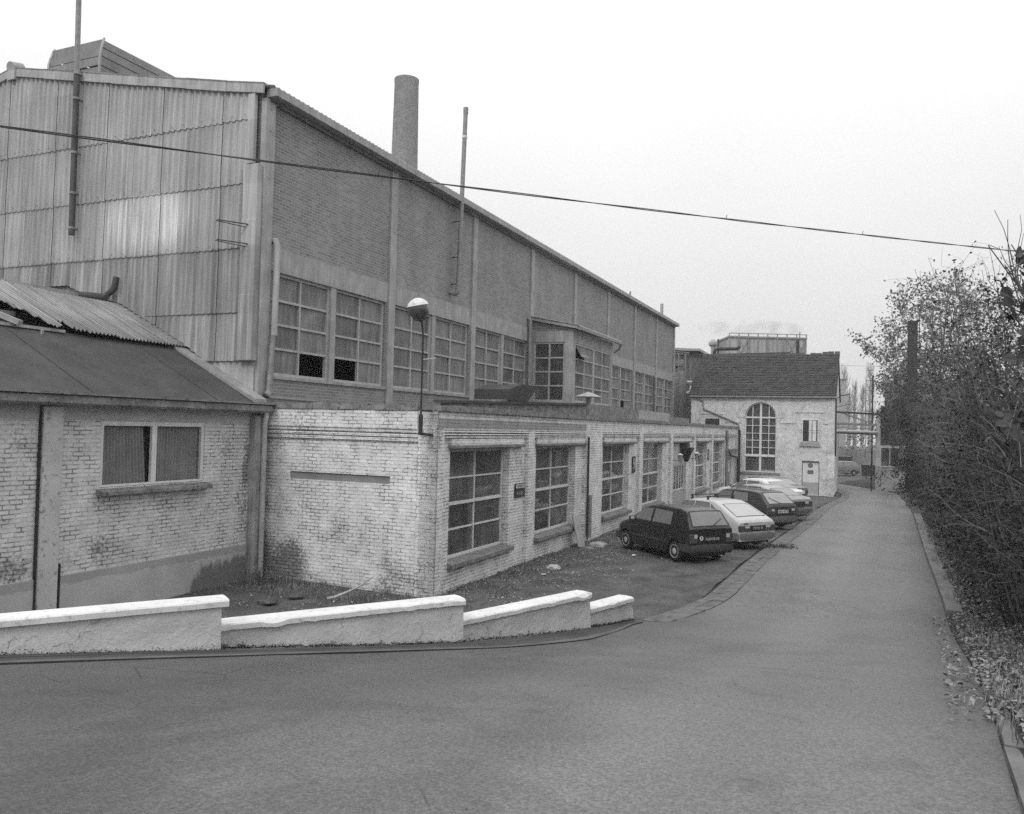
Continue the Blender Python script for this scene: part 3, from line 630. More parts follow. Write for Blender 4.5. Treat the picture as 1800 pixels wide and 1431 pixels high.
# ================================================================= arched house at the end
hs_ = tag(empty('engine_house', W(AL, 0), RZ), 'whitewashed brick house with tiled roof and a tall round-arched window', 'building')
Y0, Y1, D_ = -6.05, 3.25, 9.6
f = lambda u, v, d: (d, u, v)
ac, ar, spz = -1.44, 1.03, 4.65        # arch centre, radius, springing height
b = MB(f)
slab_with_holes(b, Y0, Y1, -.8, 4.65, 0, .35, [(-5.2, -4.12, -.4, 1.83), (-2.47, -.41, .95, 4.65), (1.29, 2.25, 4.06, 4.52)][:2] )
b.build('front_wall', m_paintH, hs_)
b = MB(f)      # upper part with the arch cut out
for s_ in (-1, 1):
    pts = [(ac + s_*ar*cos(t*pi/2/12), spz + ar*sin(t*pi/2/12)) for t in range(13)]
    lim = Y1 if s_ > 0 else Y0
    for i in range(12):
        (a0, z0), (a1, z1) = pts[i], pts[i+1]
        lo, hi = min(a0, a1), max(a0, a1); ztop = 6.3
        q = [(a0, z0), (a1, z1), (a1, ztop), (a0, ztop)]
        b.add([(u, v, d) for d in (0, .35) for u, v in q], [(0, 1, 2, 3), (7, 6, 5, 4), (0, 4, 5, 1), (1, 5, 6, 2), (2, 6, 7, 3), (3, 7, 4, 0)])
    b.box(min(pts[0][0], lim), max(pts[0][0], lim), 4.65, 6.3, 0, .35)
b.build('upper_wall', m_paintH, hs_)
# arch ring and string courses
def ring(r0, r1, d0, d1, t0=0., t1=pi, n=24):
    bb = MB(f)
    for i in range(n):
        ta, tb = t0+(t1-t0)*i/n, t0+(t1-t0)*(i+1)/n
        q = [(ac+r*cos(t), spz+r*sin(t)) for r, t in ((r0, ta), (r1, ta), (r1, tb), (r0, tb))]
        bb.add([(u, v, d) for d in (d0, d1) for u, v in q], [(0, 1, 2, 3), (7, 6, 5, 4), (0, 4, 5, 1), (1, 5, 6, 2), (2, 6, 7, 3), (3, 7, 4, 0)])
    return bb
ring(1.03, 1.44, -.03, .1).build('arch_ring', m_paintH, hs_); ring(1.44, 1.5, -.07, .1).build('arch_moulding', m_paintH, hs_)
def mould(pts, w_=.07):
    b = MB(f)
    for (u0, v0), (u1, v1) in zip(pts, pts[1:]): b.box(min(u0, u1)-w_/2, max(u0, u1)+w_/2, min(v0, v1)-w_/2, max(v0, v1)+w_/2, -.05, .02)
    b.build('string_course', m_paintH, hs_)
mould([(-2.74, 4.32), (-3.62, 4.32)]); mould([(-3.62, 4.4), (-3.62, 5.0)]); mould([(-3.62, 5.06), (-5.45, 5.06)]); mould([(-5.45, 4.4), (-5.45, 5.0)]); mould([(-5.45, 4.32), (-5.95, 4.32)])
mould([(2.6, 4.85), (1.0, 4.85)]); mould([(1.0, 4.2), (1.0, 4.78)]); mould([(-.1, 4.32), (.9, 4.32)]); mould([(2.6, 4.2), (2.6, 4.78)])
MB(f).box(Y0-.06, Y0+.35, -.8, 6.2, -.05, 0).build('quoin', m_paintH, hs_)
MB(f).box(1.29, 2.25, 4.06, 4.52, -.004, .01).build('louvre_shade_plate', m_black, hs_)  # black plate paints the shade of an opening that is not cut
MB(f).prism([(-2.75, .8), (-.1, .8), (-.1, .95), (-2.75, .95)], -.1, .2, 'z').build('sill', m_conc_d, hs_)
# big window: frame bars with arch head
b = MB(endf(.22)); u0, u1 = -2.47, -.41
for u in (u0, u1-.07): b.box(u, u+.07, .95, 4.65, 0, .08)
b.box(ac-.07, ac+.07, .95, 4.6, .0, .1); b.box(u0, u1, .95, 1.03, .001, .09); b.box(u0-.02, u1+.02, 2.0, 2.16, .001, .12); b.box(u0, u1, 4.6, 4.7, .001, .1)
for k in (-1, 1):
    b.box(ac+k*.53-.025, ac+k*.53+.025, 2.16, 5.5, .01, .07)
    for z in (2.62, 3.1, 3.58, 4.1): b.box(min(ac+k*.07, ac+k*.97), max(ac+k*.07, ac+k*.97), z-.02, z+.02, .012, .065)
b.box(ac-.07, ac+.07, 4.7, 5.66, .002, .1)
n = 20
for i in range(n):
    ta, tb = pi*i/n, pi*(i+1)/n
    q = [(ac+r*cos(t), spz+r*sin(t)) for r, t in ((.95, ta), (1.03, ta), (1.03, tb), (.95, tb))]
    b.add([(u, v, d) for d in (0, .08) for u, v in q], [(0, 1, 2, 3), (7, 6, 5, 4), (0, 4, 5, 1), (2, 6, 7, 3)])
bw_ = b.build('window', m_paintw, hs_)
g = MB(endf(.24)); g.add([(ac+1.0*cos(pi*i/20), spz+1.0*sin(pi*i/20), 0) for i in range(21)] + [(u0, .95, 0), (u1, .95, 0)], [tuple(range(21)) + (21, 22)]); g.build('pane', m_glass, bw_, normals=False)
MB(endf(0)).box(-2.3, -1.5, 1.05, 1.12, -.5, -.3).build('window_ledge_boxes', m_paintw, bw_)
# small upper window (blind painted surround, real frame in front)
sw = MB(f).box(-5.09, -4.12, 3.12, 4.55, -.006, .0).build('window', m_black, hs_)
MB(f).box(-5.13, -5.06, 3.1, 4.6, -.06, 0).box(-4.15, -4.08, 3.1, 4.6, -.06, 0).box(-5.06, -4.15, 4.52, 4.6, -.06, 0).box(-4.7, -4.52, 3.12, 4.52, -.05, 0).build('window_frame', m_paintw, sw)
MB(f).box(-4.98, -4.74, 3.15, 4.5, -.03, -.008).build('curtain', m_paintw, sw)
MB(f).box(-5.35, -3.85, 3.84, 3.86, -.2, -.17).build('rail', m_black, sw)
MB(f).box(-5.25, -3.95, 2.8, 2.95, -.12, 0).box(-5.2, -4.0, 2.98, 3.08, -.06, 0).build('sill', m_conc, hs_)
# door, two tones
d = MB(f).box(-5.16, -4.16, .43, 1.78, .12, .18).build('door', m_paintw, hs_)
MB(f).box(-5.16, -4.16, -.4, .43, .118, .18).build('door_lower_panel', plain('grey_door_paint', .34, .6, .06), d)
MB(f).box(-5.2, -4.12, 1.78, 1.86, .02, .2).build('door_head', m_dark, hs_)
rg = MB().lathe([(.13, 0), (.16, 0), (.16, .01), (.13, .01)], (.105, -4.64, 1.55), 24, (1, 0, 0)).bar((.105, -4.75, 1.44), (.105, -4.53, 1.66), .03, .01, (1, 0, 0)).build('prohibition_sign', plain('sign_grey', .14, .6), d)
pl = MB(f).box(-4.83, -4.47, 1.0, 1.22, .1, .12).build('notice_plate', m_sgnb, d)
for s, z in (('ACCES', 1.15), ('INTERDIT', 1.06)):
    M4 = Matrix.Translation((.098, -4.65, z)) @ Matrix.Rotation(-pi/2, 4, 'Z') @ Matrix.Rotation(pi/2, 4, 'X')
    text('lettering', s, .075, m_sgnw, pl, M4, .001)
# side and rear walls
MB().box(.35, D_, Y0, Y0+.3, -.8, 6.2).prism([(.0, 6.2), (D_, 6.2), (4.8, 9.15)], Y0, Y0+.3, 'y').build('side_wall', m_paintH, hs_)
MB().box(.35, D_, Y1-.3, Y1, -.8, 6.2).prism([(.0, 6.2), (D_, 6.2), (4.8, 9.15)], Y1-.3, Y1, 'y').build('side_wall', m_brickA, hs_)
MB().box(D_-.3, D_, Y0+.3, Y1-.3, -.8, 6.2).build('rear_wall', m_brickA, hs_)
MB().box(1.5, 1.6, Y0+.4, Y1-.4, 0, 6).build('interior', m_dark, hs_)
# tiled roof: courses of tiles as real steps with rolls
b = MB(); NR = 24; sl = sqrt(4.9**2 + 3.1**2)
def rp(t, y, h): return (-.28 + (5.08)*t - h*.54, y, 6.12 + 3.2*t + h*.84)
ncol = int((Y1-Y0+.3)/.25)
for r in range(NR):
    t0, t1 = r/NR, (r+1.15)/NR
    row0, row1 = [], []
    for k in range(ncol*4+1):
        y = Y0-.15 + (Y1-Y0+.3)*k/(ncol*4); h = (.0, .02, .035, .012)[k % 4] + U(-.004, .004)
        row0.append(rp(t0, y, h+.045)); row1.append(rp(min(t1, 1), y, h+.0))
    b.grid([[rp(t0, p[1], -.02) for p in row0], row0, row1])
b.build('tiled_roof', brick('roof_tile', .05, .02, None, bw=.25, bh=.135, ms=.006, var=.35, bs=.1), hs_, normals=False)
MB().add([(9.85, Y0-.1, 6.1), (9.85, Y1+.1, 6.1), (4.8, Y1+.1, 9.3), (4.8, Y0-.1, 9.3)], [(0, 1, 2, 3)]).build('tiled_roof', m_felt, hs_, solid=.06)
b = MB()
for k in range(24):
    y = Y0-.15 + k*.4
    if k in (5, ): continue
    b.box(4.68+U(-.02, .02), 4.92, y, y+.34+U(0, .04), 9.26, 9.4+U(0, .04) + (.08 if k < 3 else 0))
b.build('ridge_tiles', plain('ridge_tile', .1, .8, .2), hs_)
MB().box(-.3, -.1, Y0-.1, Y1+.1, 6.0, 6.1).box(-.1, 0, Y0, Y1, 5.95, 6.15).build('gutter', m_steel, hs_)
MB().tube([(-.15, 2.9, 6.0), (-.12, 2.43, 5.75), (-.12, 2.4, 5.2), (-.12, .0, 4.2), (-.12, -.04, 3.8), (-.12, -.04, -.4)], .055, 8).build('downpipe', m_steel, hs_)
MB().tube([(-.1, Y0-.12, 6.0), (-.1, Y0-.12, 2.6)], .05, 8).tube([(.1, Y0-.12, 3.6), (.1, Y0-.12, 2.2)], .05, 8).build('downpipe', m_black, hs_)
# ================================================================= ground, road, yard
def asphalt():
    t = NT('asphalt'); o = t.obj(); s = t.sep(o)
    big = t.noise(.25, 3); mid = t.noise(1.3, 5); fine = t.noise(48., 6, rough=.85); ag = t.vor(70.); sep_ = t.sep(ag[1]); spk = sep_[0]
    c = t.math('MULTIPLY', .064, t.ramp(big, .35, .65, .88, 1.12)); c = t.math('MULTIPLY', c, t.ramp(mid, .3, .7, .92, 1.08)); c = t.math('MULTIPLY', c, t.ramp(fine, .3, .7, .62, 1.4)); c = t.math('MULTIPLY', c, t.ramp(spk, 0., 1., .7, 1.3))
    st = t.noise(3.3, 5, dist=.4); c = t.math('MULTIPLY', c, t.ramp(st, .62, .75, 1., .72))
    pit = t.vor(16.)[0]; pm = t.ramp(t.noise(.6, 3), .5, .62); c = t.math('MULTIPLY', c, t.math('SUBTRACT', 1., t.math('MULTIPLY', pm, t.ramp(pit, .045, .10, .75, 0.))))
    # broad paler band along the lane
    lane = t.math('SUBTRACT', s[0], t.math('MULTIPLY', s[1], .48)); wv = t.noise(.5, 2)
    tr = t.math('ABSOLUTE', t.math('SUBTRACT', t.math('ADD', lane, t.math('MULTIPLY', wv, 1.2)), -.6)); 
    c = t.math('MULTIPLY', c, t.ramp(tr, .3, 4.6, 1.85, 1.0, True))
    ck = t.vor(1.1, t.mapv(o, (1, 1, 1)), 'DISTANCE_TO_EDGE')[0]; ckm = t.ramp(t.noise(.35, 2), .66, .7); c = t.math('MULTIPLY', c, t.math('SUBTRACT', 1., t.math('MULTIPLY', ckm, t.ramp(ck, .004, .014, .5, 0.))))
    # crazed patch beside the stone edging, faint tyre lanes
    ex_ = t.math('DIVIDE', t.math('SUBTRACT', s[0], 6.0), 1.5); ey_ = t.math('DIVIDE', t.math('SUBTRACT', s[1], 18.5), 3.2); ed = t.math('ADD', t.math('MULTIPLY', ex_, ex_), t.math('MULTIPLY', ey_, ey_))
    vv = t.N.new('ShaderNodeVectorMath'); vv.operation = 'ADD'; t.put(vv.inputs[0], o); nn_ = t.noise(3., 3); t.put(vv.inputs[1], t.comb(t.math('MULTIPLY', nn_, .4), t.math('MULTIPLY', nn_, -.3), 0.))
    al = t.vor(4.5, vv.outputs[0], 'DISTANCE_TO_EDGE')[0]; c = t.math('MULTIPLY', c, t.math('SUBTRACT', 1., t.math('MULTIPLY', t.ramp(ed, .5, 1.1, .5, 0.), t.ramp(al, .01, .05, 1., 0.))))
    wl = t.math('SINE', t.math('MULTIPLY', t.math('ADD', lane, t.math('MULTIPLY', wv, .8)), 3.6)); c = t.math('MULTIPLY', c, t.ramp(wl, -1., 1., .93, 1.07))
    pt = t.ramp(t.noise(.45, 3, dist=1.2), .56, .6); c = t.math('MULTIPLY', c, t.math('SUBTRACT', 1., t.math('MULTIPLY', pt, .14)))
    h = t.math('ADD', t.math('MULTIPLY', ag[0], .6), t.math('MULTIPLY', fine, .8))
    return t.done(c, t.ramp(mid, .3, .7, .42, .62), h, .45, .005, .55)
m_asph = asphalt()
m_soil = plain('dark_soil', .095, .95, .4, 1.3, 38, 1., .04, spots=.4)
m_earth = plain('earth_ground', .09, .95, .3, .6, 30, .6, .02)
# ground sheet to the horizon
xs = [-260, -120, -60, -40, -30, -24, -18, -12, -8, -4, 0, 4, 8, 12, 16, 20, 24, 30, 40, 60, 90, 140, 200, 300]
ys = [-30, -10, 0, 5, 10, 15, 20, 25, 30, 35, 40, 44, 48, 53, 60, 70, 90, 130, 200, 330]
tag(MB().grid([[(x, y, yz(y) - .06) for x in xs] for y in ys]).build('ground', m_earth, normals=False), kind='structure')
def ydz(x, y): return yz(y) - .02 + .05*noise.noise(Vector((x*.6, y*.6, 0))) + .03*noise.noise(Vector((x*3, y*3, 5)))
# yard surface between the buildings and the lane, with small undulation
P = []
for j in range(260):
    y = 8.5 + 55*(j/259)**1.5; row = []
    for i in range(110):
        x0, x1 = min(-16, xl(y)-8) if y < 20 else xl(y) - 14, xl(y) - .1
        x = x0 + (x1-x0)*i/109
        row.append((x, y, ydz(x, y)))
    P.append(row)
tag(MB().grid(P).build('yard', m_soil, smooth='all', normals=False), kind='structure')
P = []
for j in range(230):
    y = -6 + 80*(j/229)**1.5; xa, xb = xl(y), xr(y)
    n_ = 40
    P.append([(xa + (xb-xa)*i/n_, y, gz(y) - .008*((2*i/n_-1)**2) + .012*noise.noise(Vector((xa + (xb-xa)*i/n_, y, 3)))) for i in range(n_+1)])
tag(MB().grid(P).build('road', m_asph, smooth='all', normals=False), kind='structure')
# verge on the right, rising under the hedge
P = []
for j in range(200):
    y = -6 + 76*(j/199)**1.4; row = []
    for i in range(34):
        d = 14*(i/33)**1.6 + .0; x = xr(y) + d
        row.append((x, y, gz(y) + .02 + min(d, .5)*.1 + .6*(1-exp(-max(d-.6, 0)*.35)) + .05*noise.noise(Vector((x*1.5, y*1.5, 1)))*min(d*2, 1)))
    P.append(row)
tag(MB().grid(P).build('verge', plain('leafy_soil', .05, .95, .4, 2, 40, .9, .03, spots=.4), smooth='all', normals=False), kind='structure')
def strip(ya, yb, off0, off1, dz, fx, steps=120, sgn=1, thick=.1, jag=0.):
    b = MB(); rows = []
    for j in range(steps+1):
        y = ya + (yb-ya)*j/steps; e = .05
        tx = (fx(y+e)-fx(y-e))/(2*e); nrm = Vector((1, -tx)).normalized()      # across the lane
        tp_ = max(.3, min(1, (15.3-y)/2.4)); p0 = Vector((fx(y), y)) + nrm*off0*tp_; p1 = Vector((fx(y), y)) + nrm*off1*tp_; z = gz(p0.y); z1_ = gz(p1.y)
        g = U(-jag, jag)
        rows.append([(p0.x, p0.y, z+dz-thick), (p0.x, p0.y, z+dz+g), (p1.x, p1.y, z1_+dz+g), (p1.x, p1.y, z1_+dz-thick)])
    return b.grid(rows)
# sunken gutter and edging along the boundary wall, set stones along the yard
def xls(y): return smooth_tab(XL, y, 1.5) if y > 14.5 else lerp_tab(XL, y)
m_gut = plain('gutter_asphalt', .05, .85, .25, 2, 60, .4, .01)
m_edge = plain('edging_stone', .095, .85, .25, 3, 60, .4, .01)
tag(strip(4.0, 14.9, 0, .62, .008, xl, 150).build('gutter', m_gut, normals=False), kind='structure')
tag(strip(4.0, 14.9, .62, .80, .012, xl, 150).build('edging', m_edge, normals=False), kind='structure')
tag(strip(4.0, 14.9, .80, .808, .011, xl, 150).build('gutter_joint', m_black, normals=False), kind='structure')
tag(strip(4.0, 14.9, 0.3, .31, .011, xl, 150).build('gutter_joint', m_black, normals=False), kind='structure')
b = MB()
for rr in (0, 1):
    y = 15.05 + rr*.1
    while y < 56:
        e = .05; ln = U(.32, .5)*(1 if y < 30 else 1.5)
        tx = (xls(y+e)-xls(y-e))/(2*e); tv = Vector((tx, 1)).normalized(); nv = Vector((1, -tx)).normalized()
        p = Vector((xls(y), y)) + nv*(.02 + rr*.24); q = p + tv*ln*.975; z = gz(y) + .012 + U(-.01, .008) ; z2 = z - .1
        c = [p, q, q + nv*.236, p + nv*.236]
        b.add([(v.x+U(-.006, .006), v.y, z2) for v in c] + [(v.x+U(-.006, .006), v.y, z+U(-.004, .004)) for v in c], [(4, 5, 6, 7), (0, 1, 5, 4), (1, 2, 6, 5), (2, 3, 7, 6), (3, 0, 4, 7)])
        y += ln*tv.y
tag(b.build('set_stones', plain('stone_sets', .115, .8, .35, 4, 50, .4, .01), normals=False), kind='structure')
b = MB()
def kerb(ya, yb, kw=.3, kh=.11):
    y = ya
    while y < yb:
        e = .05; ln = .98
        tx = (xr(y+e)-xr(y-e))/(2*e); tv = Vector((tx, 1)).normalized(); nv = Vector((1, -tx)).normalized()
        p = Vector((xr(y), y)); q = p + tv*ln; z, z_ = gz(p.y), gz(q.y); g = U(-.006, .006)
        c = [(p, z), (q, z_), (q + nv*kw, z_), (p + nv*kw, z)]
        b.add([(v.x, v.y, h-.1) for v, h in c] + [(v.x + (.012*nv.x if i in (0, 1) else 0), v.y, h+kh+g) for i, (v, h) in enumerate(c)], [(4, 5, 6, 7), (0, 1, 5, 4), (1, 2, 6, 5), (2, 3, 7, 6), (3, 0, 4, 7)])
        y += (ln+.02)*tv.y
kerb(-2, 5.9, .2, .035); kerb(16.3, 37)
tag(b.build('kerb', plain('kerb_stone', .15, .85, .2, 3, 60, .3, .01, spots=.2), normals=False), kind='structure')

# ================================================================= stepped white boundary wall
def wallmat():
    t = NT('roughcast'); n = t.noise(2.2, 5); f_ = t.noise(38., 5, rough=.7); lump = t.noise(9., 5, dist=.8)
    c = t.math('MULTIPLY', .5, t.ramp(n, .3, .7, 1.08, .88)); c = t.math('MULTIPLY', c, t.ramp(f_, .3, .7, .93, 1.06))
    vv = t.N.new('ShaderNodeVectorMath'); vv.operation = 'ADD'; t.put(vv.inputs[0], t.obj()); t.put(vv.inputs[1], t.comb(t.math('MULTIPLY', t.noise(4., 5), .5), t.math('MULTIPLY', t.noise(5., 5), .4), t.math('MULTIPLY', t.noise(6., 5), .5)))
    ck = t.vor(1.5, vv.outputs[0], 'DISTANCE_TO_EDGE')[0]
    ckd = t.math('ADD', ck, t.math('MULTIPLY', t.math('SUBTRACT', t.noise(12, 4), .5), .05))
    c = t.math('MULTIPLY', c, t.math('SUBTRACT', 1., t.math('MULTIPLY', t.ramp(t.noise(.9, 2), .44, .54), t.ramp(t.math('ABSOLUTE', ckd), .0, .009, .65, 0.))))
    sp_ = t.ramp(t.noise(9., 6, dist=.5), .68, .74); c = t.math('MULTIPLY', c, t.math('SUBTRACT', 1., t.math('MULTIPLY', sp_, .5)))
    return t.done(c, .9, t.math('ADD', lump, t.math('MULTIPLY', f_, .5)), .55, .03)
m_rough = wallmat()
m_cope = plain('whitewash', .63, .8, .09, 2.5, 60, .4, .01, spots=.3)
bwall = tag(empty('boundary_wall', (-.6, 11.4, 0)), 'low whitewashed wall stepping down in four sections beside the lane', 'wall')
SEG = [((-12.6, 3.55), (-3.23, 9.46), 1.48), ((-3.40, 9.70), (-.58, 11.5), 1.13), ((-.65, 11.6), (1.43, 13.8), .80), ((1.43, 13.93), (2.33, 15.0), .50)]
for i, (p, q, zt) in enumerate(SEG):
    p, q = Vector(p), Vector(q); d = (q-p); ln = d.length; d = d.normalized(); nv = Vector((-d.y, d.x))   # towards the yard
    rs = 1 if i < 2 else 2
    # body: a grid so that the face can be slightly uneven
    ns = max(6, int(ln/.12)); b = MB(); face = []; back = []
    for k in range(ns+1):
        s_ = ln*k/ns*.995; c = p + d*s_ + nv*.035; 
        zb = min(gz(c.y), gz(c.y)) - .12
        rw = []
        for j in range(9):
            z = zb + (zt-.085-zb)*j/8
            off = .014*noise.noise(Vector((s_*2.5+i*7, z*4, 1))) + .006*noise.noise(Vector((s_*11, z*13, 4))) - .035*max(0, 1-(z-zb-.12)/.18)*(.5+noise.noise(Vector((s_*3, 9, i))))
            rw.append((c.x + nv.x*off, c.y + nv.y*off, z))
        face.append(rw); cb = c + nv*.27; back.append((cb.x, cb.y))
    b.grid(face)
    b.add([(x, y, z) for x, y in (back[0], back[-1]) for z in (-.2, zt-.085)], [(0, 2, 3, 1)])
    for k, rw in ((0, face[0]), (-1, face[-1])):
        b.add([rw[0], rw[-1], (back[k][0], back[k][1], zt-.085), (back[k][0], back[k][1], rw[0][2])], [(0, 1, 2, 3)])
    o = b.build('wall_section', m_rough, None, smooth=True); o.parent = bwall; o.matrix_parent_inverse = Matrix.Translation((.6, -11.4, 0))
    # coping with slightly chipped arrises
    th = .08; b = MB(); rows = []
    for k in range(ns*2+1):
        s_ = (ln + (.02 if i == 0 else .0))*k/(ns*2); c = p + d*s_; j1 = .005*noise.noise(Vector((s_*6, i, 0))) ; chip = max(0, noise.noise(Vector((s_*2.3+3*i, 4, 2)))-.12)*.09*(1 if i else .2)
        jb = .012*noise.noise(Vector((s_*9, i, 7)))*(1 if i else .2)
        sec = [(0.0, zt-th+jb-chip*.6), (-.001+j1, zt-.02-chip), (.014+chip, zt-.004), (.17, zt+.004), (.33, zt-.004), (.345+j1, zt-.03), (.345, zt-th)]
        rows.append([(c.x+nv.x*a_, c.y+nv.y*a_, z) for a_, z in sec])
    b.grid(rows); n_ = len(rows[0])
    b.add(rows[0], [tuple(range(n_))]); b.add(rows[-1], [tuple(range(n_))]); b.grid([[r[0] for r in rows], [r[-1] for r in rows]])
    o = b.build('coping', m_cope, None, smooth=True); o.parent = bwall; o.matrix_parent_inverse = Matrix.Translation((.6, -11.4, 0))

# ================================================================= cars
def car(name, loc, head, P, label, paint, group='cars parked nose-in along the workshop', cat='car'):
    root = tag(empty(name, loc, 0), label, cat, group); root.rotation_euler = (0, 0, head)
    # local frame: +x towards the nose, origin on the ground midway between the axles
    Lf, Lr, wb, Wd = P['nose'], P['tail'], P['wb'], P['w']
    prof = P['prof']          # (x, z) along the top from tail to nose
    zb = P['belt']; R_ = P.get('R', .275); AR = R_ + .055; xf, xr_ = wb/2, -wb/2
    def top(x): return lerp_tab(prof, x)
    def belt(x): return min(lerp_tab(zb, x), top(x) - .012)
    def half(x):
        k = max(0, (x - (Lf-.5))/.5); k2 = max(0, (-x - (Lr-.35))/.35); return Wd/2*(1 - .13*k*k - .07*k2*k2)
    def side(x, z):
        bz = lerp_tab(zb, x); h = half(x)
        if z <= bz: return h*(1 - .05*max(0, (.42-z)/.42)**1.5 - .025*max(0, (z-.62))/max(bz-.62, .1)*1)
        return h*.975 - (z-bz)*P.get('tumble', .36)
    xs = sorted(set([round(-Lr + (Lr+Lf)*k/46, 4) for k in range(47)] + [round(a, 4) for a, _ in prof if -Lr <= a <= Lf] + [round(c + AR*cos(pi*k/12), 4) for c in (xf, xr_) for k in range(13)]))
    b = MB(); rows = []
    for x in xs:
        zs = P.get('sill', .2) + (.06 if x < -Lr+.3 or x > Lf-.3 else 0)
        for c in (xf, xr_):
            if abs(x-c) < AR: zs = max(zs, R_ + sqrt(AR*AR-(x-c)**2)) 
        bz, tz = belt(x), top(x); zs = min(zs, bz-.03)
        sec = [(side(x, zs)*.97, zs)] + [(side(x, zs+(bz-zs)*t), zs+(bz-zs)*t) for t in (.03, .3, .5, .55, .8, 1.)]
        gh = tz-bz
        if gh > .1:
            r = .07; sec += [(side(x, bz+(gh-r)*t), bz+(gh-r)*t) for t in (.25, .5, .75, 1.)]; e = side(x, tz-r); sec += [(e-.03, tz-.025), (e-.09, tz-.004), (e*.5, tz+.008), (0, tz+.012)]
        else:
            e = side(x, bz); sec += [(e-.01*t, bz+gh*.2*t) for t in (.25, .5, .75, 1.)]; sec += [(e-.03, tz-gh*.4), (e-.09, tz), (e*.5, tz+.006), (0, tz+.008)]
        rows.append([(x, y, z) for y, z in sec] + [(x, -y, z) for y, z in reversed(sec[:-1])])
    b.grid(rows)
    for rw in (rows[0], rows[-1]): b.add(rw, [tuple(range(len(rw)))])
    body = b.build('body', paint, root, smooth=True)
    # underside
    MB().box(-Lr+.12, Lf-.12, -Wd/2+.2, Wd/2-.2, .17, .62).build('underbody', m_black, root)
    MB().box(xf+.36, Lf-.1, -Wd/2+.09, Wd/2-.09, .2, .5).box(xr_+.36, xf-.36, -Wd/2+.06, Wd/2-.06, .2, .5).box(-Lr+.1, xr_-.36, -Wd/2+.09, Wd/2-.09, .24, .5).build('floor_pan', m_black, root)
    # wheels
    for c in (xf, xr_):
        for s_ in (1, -1):
            y0 = s_*(Wd/2-.005)
            ty = MB().lathe([(.182, .0), (R_-.035, .0), (R_-.008, -.02), (R_, -.05), (R_, -.13), (R_-.02, -.16), (.182, -.16)], (c, y0, R_), 28, (0, s_, 0)).build('wheel', M_TYRE, root, smooth=True)
            MB().lathe([(.186, -.03), (.184, .006), (.168, .004), (.15, -.014), (.12, -.018), (.08, .004), (.045, .008), (.001, .008)], (c, y0, R_), 24, (0, s_, 0)).build('rim', P.get('rim', M_RIM), ty, smooth=True)
    # side glass on the body surface
    def sidepoly(pts, s_, off=.004, nx=8, nz=4):
        # quad given as bottom-front, bottom-rear, top-rear, top-front in (x, z)
        (a, c_, d_, e_) = pts; G = []
        for i in range(nz+1):
            t = i/nz; l = (a[0]+(e_[0]-a[0])*t, a[1]+(e_[1]-a[1])*t); r = (c_[0]+(d_[0]-c_[0])*t, c_[1]+(d_[1]-c_[1])*t)
            G.append([(l[0]+(r[0]-l[0])*j/nx, s_*(side(l[0]+(r[0]-l[0])*j/nx, l[1]+(r[1]-l[1])*j/nx)+off), l[1]+(r[1]-l[1])*j/nx) for j in range(nx+1)])
        return G
    for s_ in (1, -1):
        for q in P['glass']:
            MB().grid(sidepoly(q, s_)).build('side_window', M_CGLASS, root, smooth='all', normals=False)
            cx_, cz_ = sum(p[0] for p in q)/4, sum(p[1] for p in q)/4
            q2 = [(p[0]+(.022 if p[0] > cx_ else -.022), p[1]+(.02 if p[1] > cz_ else -.02)) for p in q]
            MB().grid(sidepoly(q2, s_, .002)).build('window_seal', m_black, root, smooth='all', normals=False)
        for x in P['shuts']:
            MB().grid([[(x + (.1*max(0, z-.8) if k else .1*max(0, z-.8)) + dx, s_*(side(x, z)+.003), z) for dx in (0, .008)] for k, z in enumerate([.27+ (lerp_tab(zb, x)-.27)*i/6 for i in range(7)])]).build('door_gap', m_black, root, normals=False)
        b = MB(); z = P.get('mould', .5)
        for a_, c_ in ((xr_+AR+.03, xf-AR-.03),):
            b.grid([[(a_+(c_-a_)*k/10, s_*(side(a_+(c_-a_)*k/10, z)+o_), z+dz) for k in range(11)] for o_, dz in ((.0, -.02), (.012, -.015), (.012, .015), (0, .02))])
        b.build('side_moulding', P.get('mouldmat', m_black), root, normals=False)
        MB().box(P['door_h'], P['door_h']+.13, s_*(side(0, .75))-.01, s_*(side(0, .75))+.02, .78, .81).build('door_handle', m_black, root)
    # windscreen and rear glass lie on the top profile
    for nm, (xa, xb, ka, kb) in (('windscreen', P['wind']), ('rear_window', P['rear'])):
        G = []
        for i in range(7):
            x = xa + (xb-xa)*i/6; z = top(x); hw = (ka + (kb-ka)*i/6)
            lo = min(xa, xb); nx_ = (-(top(x+.02)-top(x-.02))/.04); nn = Vector((nx_, 0, 1)).normalized()
            G.append([(x + nn.x*.008, hw*(2*j/6-1), z + nn.z*.008 + .010*(1-(2*j/6-1)**2)) for j in range(7)])
        MB().grid(G).build(nm, M_CGLASS if nm == 'windscreen' else P.get('rg', M_CGLASS), root, smooth='all', normals=False)
        G2 = [[(Vector(p) + Vector((0, (.03 if j == 6 else -.03 if j == 0 else 0), -.004))) for j, p in enumerate(r)] for r in G]
        d0 = (Vector(G[0][3])-Vector(G[1][3])).normalized()*.03
        G2[0] = [p + d0 for p in G2[0]]; G2[-1] = [p - d0 for p in G2[-1]]
        MB().grid(G2).build('glass_seal', m_black, root, smooth='all', normals=False)
